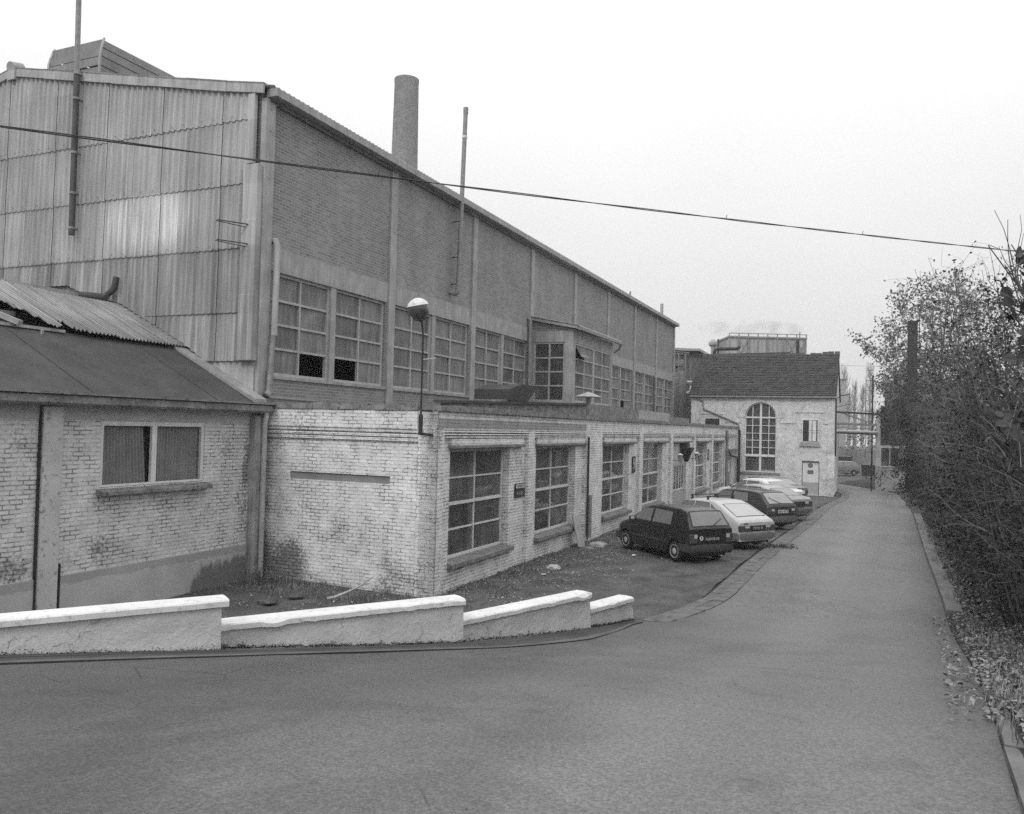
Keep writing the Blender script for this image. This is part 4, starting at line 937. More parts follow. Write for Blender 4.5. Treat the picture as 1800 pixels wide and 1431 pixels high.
    # bumpers
    def bumper(x, sgn, z0, z1, mat):
        b = MB(); rows = []
        for k in range(13):
            u = -1+2*k/12; y = u*(Wd/2-.0); xo = x + sgn*(.06 - .10*abs(u)**4)
            rows.append([(xo-sgn*.1, y, z0), (xo, y, z0+.02), (xo+sgn*.02, y, (z0+z1)/2), (xo+sgn*.005, y, z1-.02), (xo-sgn*.1, y, z1)])
        b.grid(rows)
        for s_ in (1, -1): b.box(min(x-sgn*.02, x-sgn*.42), max(x-sgn*.02, x-sgn*.42), s_*(Wd/2-.03)-.02*0, s_*(Wd/2+.006), z0+.02, z1-.01)
        b.build('bumper', mat, root, smooth=True)
    bz0, bz1 = P.get('bz', (.30, .52)); bumper(-Lr, -1, bz0, bz1, P.get('bmat', M_BUMP)); bumper(Lf, 1, bz0, bz1-.02, P.get('bmat', M_BUMP))
    # tail
    xt = -Lr-.006
    for s_ in (1, -1):
        y0, y1, z0, z1 = P['lamp']
        lp = MB().box(xt-.018, xt+.05, min(s_*y0, s_*y1), max(s_*y0, s_*y1), z0, z1).build('tail_light', M_LAMP, root, bevel=.006)
        MB().box(xt-.022, xt, min(s_*y0, s_*(y0+(y1-y0)*.45)), max(s_*y0, s_*(y0+(y1-y0)*.45)), z0+(z1-z0)*.55, z1-.01).build('lens', M_LENS, lp)
        MB().box(Lf-.06, Lf+.012, min(s_*.38, s_*(Wd/2-.12)), max(s_*.38, s_*(Wd/2-.12)), .56, .68).build('headlight', M_LENS, root, bevel=.01)
    if P.get('panel'):
        z0, z1 = P['panel']; MB().box(xt-.012, xt+.04, -P['lamp'][0], P['lamp'][0], z0, z1).build('tail_panel', m_black, root)
    pz = P['pz']; pl = MB().box(xt-.03, xt, -.26, .26, pz-.055, pz+.055).build('number_plate', P.get('pm', m_black), root)
    M4 = Matrix.Translation((xt-.032, 0, pz)) @ Matrix.Rotation(-pi/2, 4, 'Z') @ Matrix.Rotation(pi/2, 4, 'X')
    text('lettering', P['plate'], .10, P.get('pt', M_LENS), pl, M4, .001, .001)
    if P.get('wiper'): MB().bar(P['wiper'][0], P['wiper'][1], .014).build('wiper', m_black, root)
    for s_ in (1, -1):
        mr_ = MB().box(P['mir']-.05, P['mir']+.04, s_*(Wd/2-.05), s_*(Wd/2+.14), P.get('mz', .93), P.get('mz', .93)+.11).build('mirror', m_black, root, bevel=.02)
        if s_ > 0: MB().box(P['mir']-.054, P['mir']-.05, Wd/2-.0, Wd/2+.12, P.get('mz', .93)+.015, P.get('mz', .93)+.095).build('mirror_glass', M_LENS, mr_)
    MB().tube([(-Lr+.2, -.35, .2), (-Lr-.02, -.35, .19)], .022, 8).build('exhaust', M_RIM, root)
    return root, top, side
def paint(name, v, rough=.35, coat=.6): 
    return plain(name, v, rough, .07, 2.5, 30, .02, .002, spec=.35, coat=coat*.5)
M_TYRE = plain('tyre_rubber', .018, .85, .3, 8, 60, .3, .004); M_RIM = plain('wheel_rim', .34, .5, .15, 8, 60)
M_BUMP = plain('bumper_plastic', .05, .55, .15, 4, 50); M_LAMP = plain('tail_lens', .06, .25, .3, 8, 30, coat=.5); M_LENS = plain('clear_lens', .42, .3, .1)
def cglass():
    t = NT('car_glass'); m = t.done(.15, .05, t.noise(1.2, 2), .05, .02, .5); t.p.inputs['Coat Weight'].default_value = .6; t.p.inputs['Coat Roughness'].default_value = .03; return m  # pale base colour paints in sky reflected by the glass
M_CGLASS = cglass()
M_PB = paint('black_paint', .016); M_PS = paint('silver_paint', .42, .4); M_PD = paint('dark_grey_paint', .035); M_PL = paint('light_silver_paint', .33); M_PW = paint('cream_paint', .6); M_PG = paint('mid_grey_paint', .17)
def rear_lamp_pose(cx, cy, th=27): return (cx, cy, radians(90+th))
def axle(px, py, th, wb):      # from rear axle centre to the mid point between the axles
    h = radians(90+th); return (px + cos(h)*wb/2, py + sin(h)*wb/2, yz(py)), h
UNO = dict(nose=1.70, tail=1.80, wb=2.36, w=1.55, prof=[(-1.80, .93), (-1.77, .98), (-1.55, 1.30), (-1.47, 1.385), (-1.2, 1.44), (-.3, 1.45), (.22, 1.40), (.36, 1.33), (1.0, .95), (1.55, .80), (1.66, .72), (1.70, .6)],
    belt=[(-1.8, .93), (1.0, .90), (1.70, .7)], glass=[[(.82, .97), (.0, .97), (.0, 1.33), (.42, 1.30)], [(-.1, .97), (-.95, .98), (-.9, 1.31), (-.1, 1.33)]], shuts=[.85, -.12], door_h=.0,
    wind=(.98, .38, .66, .54), rg=paint('grey_rear_glass', .16, .1), rear=(-1.75, -1.49, .60, .52), lamp=(.50, .73, .56, .80), pz=.66, plate='4169 FB 59', mir=.8, wiper=((-1.80, .0, .99), (-1.66, -.42, 1.18)), mouldmat=M_BUMP)  # rear glass tone includes painted sky reflection
l, h = axle(5.24, 22.75, 26, 2.36)
c1, _, _ = car('parked_car', l, h, UNO, 'small black hatchback nearest the camera, first of the parked row', M_PB)
o = MB().lathe([(.0, 0), (.065, .0), (.065, .004), (0, .004)], (-1.818, .36, .69), 20, (-1, 0, 0)).build('country_sticker', m_sgnw, c1)
text('lettering', 'F', .1, m_sgnb, o, Matrix.Translation((-1.824, .36, .69)) @ Matrix.Rotation(-pi/2, 4, 'Z') @ Matrix.Rotation(pi/2, 4, 'X'), .001, .002)
HOR = dict(nose=1.95, tail=2.0, wb=2.5, w=1.66, prof=[(-2.0, .82), (-1.95, .90), (-1.80, .95), (-1.0, 1.32), (-.8, 1.39), (-.3, 1.41), (.2, 1.38), (.38, 1.33), (1.0, .96), (1.75, .82), (1.9, .72), (1.95, .6)],
    belt=[(-2.0, .80), (-1.2, .90), (1.0, .90), (1.95, .7)], glass=[[(.82, .96), (.05, .96), (.05, 1.31), (.4, 1.28)], [(-.04, .96), (-.75, .98), (-.6, 1.30), (-.04, 1.31)], [(-.84, .99), (-1.25, 1.02), (-.85, 1.20), (-.72, 1.28)]], shuts=[.85, -.0, -.8], door_h=.1,
    wind=(.98, .42, .70, .56), rear=(-1.72, -1.06, .60, .50), lamp=(.36, .78, .56, .74), panel=(.56, .73), pz=.65, plate='739 PK 59', mir=.8, rg=paint('painted_sky_glass', .36, .15), bmat=plain('grey_bumper', .14, .5))  # rear glass base colour painted bright as reflected sky
l, h = axle(7.25, 25.75, 31, 2.5)
c2, top2, side2 = car('parked_car', l, h, HOR, 'silver fastback hatchback with roof bars, second of the parked row', M_PS)
for x in (-.45, .25):
    rb = MB().bar((x, -.62, 1.50), (x, .62, 1.50), .035, .025).build('roof_bar', m_black, c2)
    for s_ in (1, -1): MB().prism([(x-.05, 1.3), (x+.05, 1.3), (x+.02, 1.52), (x-.02, 1.52)], s_*.56-.02, s_*.56+.02).build('bar_foot', m_black, rb)
text('lettering', 'RAPID', .07, m_sgnb, c2, Matrix.Translation((-2.012, .5, .79)) @ Matrix.Rotation(-pi/2, 4, 'Z') @ Matrix.Rotation(pi/2, 4, 'X'), .001, .001)
GOLF = dict(nose=1.95, tail=2.0, wb=2.47, w=1.67, prof=[(-2.0, .86), (-1.96, .95), (-1.55, 1.30), (-1.4, 1.375), (-1.0, 1.41), (-.3, 1.415), (.2, 1.38), (.38, 1.34), (1.0, .97), (1.75, .82), (1.9, .74), (1.95, .6)],
    belt=[(-2.0, .86), (1.0, .91), (1.95, .7)], glass=[[(.82, .97), (-.1, .97), (-.1, 1.32), (.4, 1.3)], [(-.2, .97), (-1.0, .99), (-.9, 1.3), (-.2, 1.32)]], shuts=[.85, -.18], door_h=.0,
    wind=(.98, .42, .70, .56), rear=(-1.93, -1.48, .64, .54), lamp=(.45, .80, .60, .80), panel=(.60, .74), pz=.69, plate='8841 VK 59', pm=m_sgnw, pt=m_sgnb, mir=.8, wiper=((-1.97, .05, .98), (-1.72, .48, 1.2)), bmat=plain('deep_bumper', .10, .55), bz=(.28, .52), rg=paint('pale_glass', .24, .12))  # rear glass paled to paint in reflected sky
l, h = axle(9.75, 30.9, 30, 2.47)
c3, _, _ = car('parked_car', l, h, GOLF, 'dark grey hatchback with rear wiper, third of the parked row', M_PD)
BX = dict(nose=2.05, tail=2.15, wb=2.65, w=1.68, prof=[(-2.15, .88), (-2.08, .96), (-1.7, 1.0), (-1.1, 1.26), (-.7, 1.36), (-.2, 1.38), (.2, 1.35), (.36, 1.31), (1.1, .92), (1.85, .76), (2.0, .68), (2.05, .58)],
    belt=[(-2.15, .88), (-1.5, .90), (1.1, .87), (2.05, .66)], glass=[[(.9, .93), (.1, .93), (.1, 1.28), (.45, 1.26)], [(.0, .93), (-.8, .94), (-.7, 1.27), (.0, 1.28)], [(-.9, .95), (-1.5, .98), (-1.05, 1.16), (-.8, 1.25)]], shuts=[.9, .05, -.8], door_h=.15,
    wind=(1.08, .42, .70, .56), rear=(-1.68, -1.12, .62, .54), lamp=(.35, .80, .58, .80), panel=(.58, .80), pz=.50, plate='62 RT 59', mir=.85, bmat=plain('low_bumper', .10, .55))
l, h = axle(11.5, 34.3, 31, 2.65)
car('parked_car', l, h, BX, 'silver wedge-shaped hatchback with high tail, fourth of the parked row', M_PL)
R18 = dict(BX); R18.update(prof=[(-2.15, .90), (-2.0, .98), (-1.75, 1.0), (-1.05, 1.32), (-.8, 1.39), (-.2, 1.41), (.2, 1.38), (.36, 1.33), (1.1, .94), (1.85, .80), (2.0, .7), (2.05, .58)], plate='5107 LN 59')
l, h = axle(12.7, 38.4, 31, 2.65)
car('parked_car', l, h, R18, 'cream fastback with slim pale pillars, fifth of the parked row', M_PW)
P6 = dict(R18); P6.update(plate='231 HB 59')
l, h = axle(14.2, 42.2, 31, 2.65)
car('parked_car', l, h, P6, 'mid grey fastback parked last, beside the end house', M_PG)
# distant vehicles beyond the yard
VAN = dict(nose=2.0, tail=2.0, wb=2.6, w=1.65, prof=[(-2.0, 1.6), (-1.95, 1.75), (.6, 1.8), (.9, 1.7), (1.4, 1.0), (1.95, .8), (2.0, .6)], belt=[(-2, 1.0), (1.4, .98), (2, .7)],
    glass=[[(1.1, 1.05), (.4, 1.05), (.4, 1.6), (.85, 1.6)]], shuts=[.3], door_h=.5, wind=(1.36, .95, .7, .6), rear=(-1.99, -1.96, .6, .6), lamp=(.6, .78, .6, .9), pz=.6, plate='18 KD 59', mir=1.0)
car('distant_van', (36.6, 92, -.5), radians(200), VAN, 'pale-roofed dark van far beyond the pipe bridge', M_PD, 'vehicles far beyond the yard', 'van')
car('distant_car', (33.9, 84, -.5), radians(185), UNO, 'grey car far beyond the yard by the house corner', M_PG, 'vehicles far beyond the yard', 'car')
# ================================================================= helpers for distant things: a point at depth Y seen along a given bearing and elevation
def at(px, py, Y):
    a, b = px - 900, py - 715.5; u = a*cos(.025) + b*sin(.025); v = a*sin(.025) - b*cos(.025)
    dy = cos(.0252) - sin(.0252)*v/1430; dz = sin(.0252) + cos(.0252)*v/1430
    return Vector((u/1430/dy*Y, Y, 3.55 + dz/dy*Y))
# ================================================================= lamp on its post at the workshop corner
lp = tag(empty('wall_lamp_post', W(-.2, .22, 3.35), RZ), 'tall thin black lamp post with white-capped bowl fixed to the workshop corner', 'lamp')
MB().tube([(-.12, 0, 0), (-.12, 0, .42)], .045, 10).tube([(-.12, 0, .42), (-.12, .0, 2.05), (-.16, .01, 2.3), (-.25, .03, 2.42)], .022, 8).build('post', m_black, lp, smooth=True)
MB().bar((-.12, 0, .02), (.2, -.1, .0), .05).bar((-.12, 0, .5), (.16, -.1, .5), .04).build('bracket', m_black, lp)
hd = MB().lathe([(.05, -.09), (.13, -.05), (.2, .08), (.215, .2), (.2, .235)], (-.2, .04, 2.42), 24, (-.2, .12, 1)).build('lamp_bowl', plain('smoked_bowl', .06, .3, .2, coat=.6), lp, smooth=True)
MB().lathe([(.222, .235), (.2, .29), (.13, .355), (.05, .39), (.0, .395)], (-.2, .04, 2.42), 24, (-.2, .12, 1)).build('lamp_cap', m_cope, hd, smooth=True)
MB().tube([(-.12, 0, 1.55), (-.12, -.32, 1.58)], .008, 5).build('stay_wire', m_sgnw, lp)
# overhead cable: a twisted pair sagging across the yard
pa, pb = at(0, 218, 12), at(1800, 441, 25)
pa, pb = pa + (pa-pb)*.5, pb + (pb-pa)*.5
b = MB()
for s_ in (0, 1):
    pts = []
    for k in range(161):
        t = k/160; p = pa.lerp(pb, t); p.z -= 4*.34*t*(1-t) - .22; a_ = t*60 + s_*pi + 2*sin(t*9)
        pts.append(p + Vector((0, cos(a_)*.012, sin(a_)*.013)))
    b.tube(pts, .011, 5)
for t in (.36, .52, .61, .7): 
    p = pa.lerp(pb, t); p.z -= 4*.34*t*(1-t) - .22; b.tube([p, p + Vector((.02, 0, .1))], .008, 4)
tag(b.build('overhead_cable', m_black, normals=False), 'black twisted overhead cable sagging right across the view', 'cable')
tag(MB().tube([at(1400, 640, 150), at(1800, 652, 150)], .03, 4).build('distant_wire', m_steel, normals=False), 'thin far wire level above the distant poplars', 'cable')
# ================================================================= chimneys
ch = tag(empty('brick_chimney', (-10.7, 76, -.5)), 'tall round brick factory chimney rising behind the hall roof', 'chimney')
MB().lathe([(1.75, 0), (1.3, 24), (1.13, 36.2), (1.16, 36.3), (1.16, 36.6), (.95, 36.6), (.9, 35.9)], (0, 0, 0), 40).build('shaft', brick('chimney_brick', .2, .27, None, ms=.012, var=.3, bs=.3), ch, smooth=True)
p = at(1604.5, 565, 64)
sk = tag(empty('square_stack', (p.x, p.y, -.5), -.4), 'slim dark square brick stack standing among the trees on the right', 'chimney')
MB().box(-.34, .34, -.34, .34, 0, p.z+.5).box(-.36, .36, -.36, .36, p.z+.3, p.z+.52).build('shaft', brick('stack_brick', .03, .04, None, ms=.012, var=.3), sk)
MB().tube([(.45, -.3, p.z-2), (.45, -.3, p.z+1.4)], .03, 5).build('rod', m_black, sk)
# ================================================================= boiler house behind the hall
bh = tag(empty('boiler_house', (0, 0, 0)), 'dark boiler house with pipework and railings between the hall and the tiled house', 'building')
q0 = at(1150, 607, 68); q1 = at(1226, 618, 68); q2 = at(1262, 640, 68)
MB().prism([(q0.x-8, q0.z-.3), (q1.x, q1.z), (q2.x+3, q2.z-1.5), (q2.x+3, -.6), (q0.x-8, -.6)], 68, 82).build('wall', plain('boiler_wall', .12, .9, .35, 1.2, 30, streak=.4), bh)
MB().prism([(q0.x-8, q0.z-.1), (q1.x+.1, q1.z+.2), (q2.x+3, q2.z-1.3), (q2.x+3, q2.z-1.5), (q1.x+.1, q1.z), (q0.x-8, q0.z-.3)], 67.5, 82).build('roof', m_conc, bh)
def PX(px, py, Y): p_ = at(px, py, Y); return (p_.x, p_.y, p_.z)
MB().box(at(1180, 0, 65).x-4, at(1212, 0, 65).x, 64.5, 67, at(1200, 644, 65).z, at(1200, 633, 65).z).build('platform', m_conc_d, bh)
b = MB()
for px in (1186, 1193, 1205, 1214): b.tube([PX(px, 745, 64.4), PX(px, 622 if px < 1210 else 640, 64.4)], .05, 5)
for py in (622, 619): b.tube([PX(1180, py-1, 64.4), PX(1212, py+1, 64.4)], .03, 4)
for (a_, c_) in (((1180, 705), (1212, 718)), ((1180, 712), (1210, 700)), ((1180, 700), (1214, 702)), ((1180, 715), (1214, 717))): b.tube([PX(*a_, 64.2), PX(*c_, 64.2)], .035, 4)
b.build('scaffold', m_steel, bh)
MB().tube([PX(1180, 671.5, 63.8), PX(1216, 671.5, 63.8)], .1, 8).tube([PX(1180, 691, 63.6), PX(1208, 691, 63.6), PX(1214, 688, 63.6), PX(1215, 678, 63.6)], .13, 8).build('pale_pipe', plain('pale_pipe_paint', .5, .5), bh, smooth=True)
MB().tube([PX(1198, 742, 63.5), PX(1198, 652, 63.5)], .35, 10).tube([PX(1182, 742, 64), PX(1182, 655, 64)], .8, 12).build('vessel', m_steel, bh, smooth=True)
MB().tube([PX(1185, 719.5, 60), PX(1188.5, 719.5, 60), PX(1188.5, 740, 60)], .06, 6).build('rail', m_steel, bh)
# cooling tower, steam, vent pipes
tp = at(1331, 591, 97)
ct = tag(empty('cooling_tower', (tp.x, 97, -.5)), 'wide timber-clad cooling tower top showing over the tiled roof', 'cooling tower')
def plankmat():
    t = NT('tower_planks'); st = t.noise(1., 5, t.mapv(t.obj(), (2.2, 2.2, .12))); c = t.math('MULTIPLY', .3, t.ramp(st, .3, .7, .6, 1.35)); return t.done(c, .9)  # plank tone lightened to paint in distant mist
MB().box(-4.4, 4.4, -4, 4, 0, tp.z-.2).build('shell', plankmat(), ct)
b = MB().box(-4.5, 4.5, -4.15, 4.15, tp.z-.2, tp.z-.02).box(-4.3, 4.5, -4.2, -4.1, tp.z+.25, tp.z+.33)
for k in range(9):
    x = -4.4 + 1.1*k; b.bar((x, -4.06, tp.z-5), (x, -4.06, tp.z+.3), .1, .1, (0, 1, 0))
    if k in (1, 6, 7): b.bar((x, -4.1, tp.z-2.4), (x+1.1, -4.1, tp.z-.3), .06, .06, (0, 1, 0)).bar((x, -4.1, tp.z-.3), (x+1.1, -4.1, tp.z-2.4), .06, .06, (0, 1, 0))
b.build('ring_frame', m_steel, ct)
MB().tube([(4.7, -1, tp.z-3), (4.75, -1, tp.z+1.0)], .06, 5).tube([(-4.9, -1, tp.z-4), (-4.9, -1, tp.z-.1)], .12, 6).build('mast', m_black, ct)
def vpipe(px, y0, y1, Y, r, lab, cap=0, mt=m_steel):
    a_, c_ = at(px, y0, Y), at(px, y1, Y)
    b = MB().tube([(0, 0, -3), (0, 0, c_.z-a_.z)], r, 8)
    if cap: b.lathe([(r, -.4), (r*2, -.2), (r*2, 0), (r, .2), (.02, .3)], (0, 0, c_.z-a_.z), 10)
    o = b.build('vent_pipe', mt); o.location = a_; return tag(o, lab, 'pipe')
vpipe(1402, 622, 598, 66, .13, 'dark vent pipe standing behind the roof ridge right of the cooling tower', 0, m_black)
vpipe(1253, 625, 602, 66, .18, 'pale capped vent pipe left of the cooling tower', 1, m_conc)
vpipe(1415, 622, 613, 66, .05, 'thin stub pipe farthest right behind the roof ridge')
vpipe(1163, 560, 534, 72, .14, 'pale pipe poking above the far end of the hall roof', 0, m_conc)
tag(MB().tube([PX(1256, 632, 64), PX(1256, 618, 64), PX(1258, 614.5, 64), PX(1262, 613.5, 64), PX(1296, 613, 64), PX(1300, 609, 64)], .14, 8).build('roof_pipe', m_black, smooth=True), 'thick dark pipe bending level in front of the cooling tower', 'pipe')
tag(MB().tube([PX(1222, 624, 62), PX(1388, 620, 62), PX(1394, 624, 62)], .05, 6).build('ridge_pipe', m_black, smooth=True), 'long thin pipe running level just above the roof ridge', 'pipe')
def steam_mat():
    m = bpy.data.materials.new('steam'); m.use_nodes = True; nt = m.node_tree; nt.nodes.clear()
    o = nt.nodes.new('ShaderNodeOutputMaterial'); v = nt.nodes.new('ShaderNodeVolumePrincipled'); v.inputs['Color'].default_value = (.95, .95, .95, 1)
    tc_ = nt.nodes.new('ShaderNodeTexCoord'); n = nt.nodes.new('ShaderNodeTexNoise'); n.inputs['Scale'].default_value = .6; n.inputs['Detail'].default_value = 3; nt.links.new(tc_.outputs['Object'], n.inputs[0])
    r = nt.nodes.new('ShaderNodeMapRange'); r.inputs[1].default_value = .45; r.inputs[2].default_value = .7; r.inputs[4].default_value = .35; nt.links.new(n.outputs[0], r.inputs[0]); nt.links.new(r.outputs[0], v.inputs['Density']); nt.links.new(v.outputs[0], o.inputs['Volume']); return m
b = MB().lathe([(.1, -1.1), (1.0, -.8), (1.45, 0), (1.2, .8), (.1, 1.2)], (0, 0, 0), 16)
b.v = [(x*4.6, y*2.4, z) for x, y, z in b.v]
o = b.build('steam', steam_mat()); o.location = (tp.x-1, 96, tp.z+.6); tag(o, 'thin steam drifting off the cooling tower', 'steam', kind='stuff')
# ================================================================= gatehouse, tank, pipe bridge
g0 = at(1538, 850, 60)
gh = tag(empty('gatehouse', (g0.x, 60, -.5), -.42), 'small glazed gatehouse half buried in creeper at the end of the lane', 'building')
MB().box(2.0, 5, 0.01, 5, 0, 6.6).build('side_block', plain('dark_render', .05, .9, .3, 1.5, 40), gh)
MB().box(0, 2.0, 0, 5, 0, 1.85).build('base_wall', brick('gate_brick', .13, .1, .3, joint=.4), gh)
MB().box(0, .33, -.03, .3, 1.85, 6.1).box(0, 2.0, .02, .3, 3.3, 3.42).build('frame_post', m_conc, gh)
MB().box(.33, 2.0, .1, 5, 3.42, 6.3).build('upper_wall', plain('dark_boarding', .06, .8, .3, 2, 40, streak=.3), gh)
win(gh, front(.05), .33, 1.6, 1.85, 3.3, 2, 1, .06, .05, .06, m_frame, m_glass)
MB().box(.3, 2.0, 1.2, 1.3, 1.85, 3.3).build('inside', m_conc_d, gh); MB().box(1.6, 2.0, .06, .2, 1.85, 3.3).build('door_post', m_steel, gh)
t0 = at(1632, 677, 88)
tk = tag(empty('storage_tank', (t0.x, 88, -.5)), 'round grey storage tank with a railing behind the gatehouse', 'tank')
MB().lathe([(4.3, 0), (4.3, t0.z+.5), (4.2, t0.z+.6)], (0, 0, 0), 40).build('shell', plain('tank_paint', .09, .7, .3, .6, 30, streak=.4), tk, smooth=True)
b = MB()
for k in range(28):
    a_ = 2*pi*k/28; a2 = 2*pi*(k+1)/28
    b.tube([(4.3*cos(a_), 4.3*sin(a_), t0.z+.5), (4.3*cos(a_), 4.3*sin(a_), t0.z+1.5)], .03, 4)
    for h_ in (.8, 1.15, 1.5): b.tube([(4.3*cos(a_), 4.3*sin(a_), t0.z+h_), (4.3*cos(a2), 4.3*sin(a2), t0.z+h_)], .025, 4)
b.build('railing', m_black, tk)
pbr = tag(empty('pipe_bridge', (21.3, 54.6, 0)), 'steel pipe bridge with a diagonal brace crossing the lane to the gatehouse', 'pipe bridge')
e1 = Vector((g0.x-21.3, 60-54.6, 0)); e0 = Vector((-.2, -.3, 0))
def bz(za, zb_, w_, mt, nm, off=0): MB().bar(e0 + Vector((0, off, za)), e1 + Vector((0, off, zb_)), w_).build(nm, mt, pbr)
bz(5.15, 5.2, .12, m_black, 'top_chord'); bz(4.35, 4.4, .16, m_steel, 'beam'); bz(4.12, 4.1, .06, m_steel, 'rail'); bz(3.75, 3.72, .09, m_black, 'lower_beam')
MB().tube([e0 + Vector((0, -.2, 3.88)), e1 + Vector((0, -.2, 3.86))], .1, 8).build('pipe', plain('pale_lagging', .42, .6), pbr, smooth=True)
MB().bar(e0.lerp(e1, .25) + Vector((0, 0, 5.15)), e1 + Vector((0, 0, 4.4)), .08).build('brace', m_steel, pbr)
MB().bar(e0 + Vector((0, 0, 5.7)), e0.lerp(e1, .25) + Vector((0, 0, 6.3)), .04).bar(e0.lerp(e1, .25) + Vector((0, 0, 6.3)), e0.lerp(e1, .42) + Vector((0, 0, 6.45)), .1, .06).bar(e0 + Vector((0, 0, 5.3)), e0.lerp(e1, .45) + Vector((0, 0, 5.8)), .03).build('cable_arm', m_black, pbr)
gm = at(1534.5, 660, 59.5)
ms = tag(empty('ladder_mast', (gm.x, 59.5, -.5)), 'thin steel ladder mast with a small lamp arm beside the gatehouse', 'mast')
b = MB().tube([(0, 0, 0), (0, 0, gm.z+.5)], .06, 5).tube([(-.5, 0, 2.5), (-.5, 0, gm.z+.4)], .02, 4)
for k in range(9): b.tube([(0, 0, 2.9+k*.75), (-.5, 0, 2.9+k*.75)], .018, 4)
b.build('mast', m_black, ms); MB().bar((0, 0, 5.6), (-.5, 0, 5.75), .03).lathe([(.05, 0), (.14, .1), (.14, .16), (.02, .2)], (-.6, 0, 5.7), 10, (-.7, 0, .6)).build('lamp_arm', m_conc, ms)
wb_ = at(1527, 838, 80)
bn = tag(empty('waste_bin', (wb_.x, 80, -.5)), 'dark wheeled waste container beyond the pipe bridge', 'bin')
MB().prism([(-.5, .15), (.5, .15), (.6, 1.25), (-.6, 1.25)], -.4, .4).build('body', m_black, bn); MB().box(-.62, .62, -.45, .45, 1.25, 1.33).build('lid', m_steel, bn)
for x in (-.4, .4): MB().lathe([(.08, -.03), (.08, .03)], (x, -.3, .08), 10, (0, 1, 0)).build('wheel', M_TYRE, bn)
db = at(1480, 668, 110)
o = tag(empty('distant_building', (db.x, 110, -.5)), 'pale grey distant block seen just past the house corner', 'building')
MB().box(-1.6, .6, 0, 12, 0, db.z+.5).build('wall', m_conc, o); MB().box(-1.7, .7, -.1, 12, db.z+.5, db.z+.7).build('roof_edge', m_steel, o)
MB().box(-1.6, .6, -.02, 0, 0, 2.6).build('dark_base', m_conc_d, o)
fw = tag(MB().box(26, 90, 122, 122.4, -.6, 1.6).build('distant_wall', m_conc_d), 'long low dark wall closing the far yard below the poplars', 'wall')

# ================================================================= planting
def leafmat(name, v, var=.5):
    t = NT(name); n = t.noise(2.2, 3); wn = t.N.new('ShaderNodeTexWhiteNoise'); wn.noise_dimensions = '3D'
    g = t.N.new('ShaderNodeNewGeometry'); t.put(wn.inputs['Vector'], t.comb(g.outputs['Random Per Island'], 0., 0.))
    c = t.math('MULTIPLY', v, t.ramp(wn.outputs[0], 0., 1., 1-var, 1+var)); c = t.math('MULTIPLY', c, t.ramp(n, .3, .7, .75, 1.25))
    m = t.done(c, .7, None, spec=.25); return m
m_leaf = leafmat('leaf', .12); m_leaf_p = leafmat('pale_leaf', .17, .4); m_twig = leafmat('hazed_twig', .24, .3); m_leaf_d = leafmat('dark_leaf', .036, .7); m_leaf_l = leafmat('dry_leaf', .2, .6); m_bark = plain('bark', .07, .9, .3, 6, 40); m_stem = leafmat('bare_stem', .10, .85); m_needle = leafmat('evergreen_leaf', .018); m_grass = leafmat('dry_grass', .17, .6)  # poplar twig colour is paled to paint in distance haze
def rv(k=1.): return Vector((U(-1, 1), U(-1, 1), U(-1, 1)))*k
def leaf(b, p, s, n=None, lobed=False):
    n = (n or rv()).normalized(); t = n.orthogonal().normalized(); t = Matrix.Rotation(U(0, 2*pi), 3, n) @ t; u = n.cross(t); k = U(.55, .8)
    c = n*s*.12
    b.add([p - t*s*.5, p + u*s*.5*k + c, p + t*s*.5, p - u*s*.5*k + c], [(0, 1, 2), (0, 2, 3)])
def rleaf(b, p, s, n=None):      # round leaf with a short tip and a slight fold
    n = (n or rv()).normalized(); t = n.orthogonal().normalized(); t = Matrix.Rotation(U(0, 2*pi), 3, n) @ t; u = n.cross(t)
    o = [(-.5, 0), (-.34, .34), (0, .48), (.32, .36), (.6, 0), (.32, -.36), (0, -.48), (-.34, -.34)]
    b.add([p + t*a_*s + u*c_*s + n*abs(c_)*s*U(.1, .5) for a_, c_ in o], [(0, 1, 2, 3, 4), (0, 4, 5, 6, 7)])
def walk(p, d, ln, n, wob, grav=0.):
    pts = [Vector(p)]; d = Vector(d).normalized()
    for k in range(n):
        d = (d + rv(wob) + Vector((0, 0, grav))).normalized(); pts.append(pts[-1] + d*ln/n)
    return pts, d
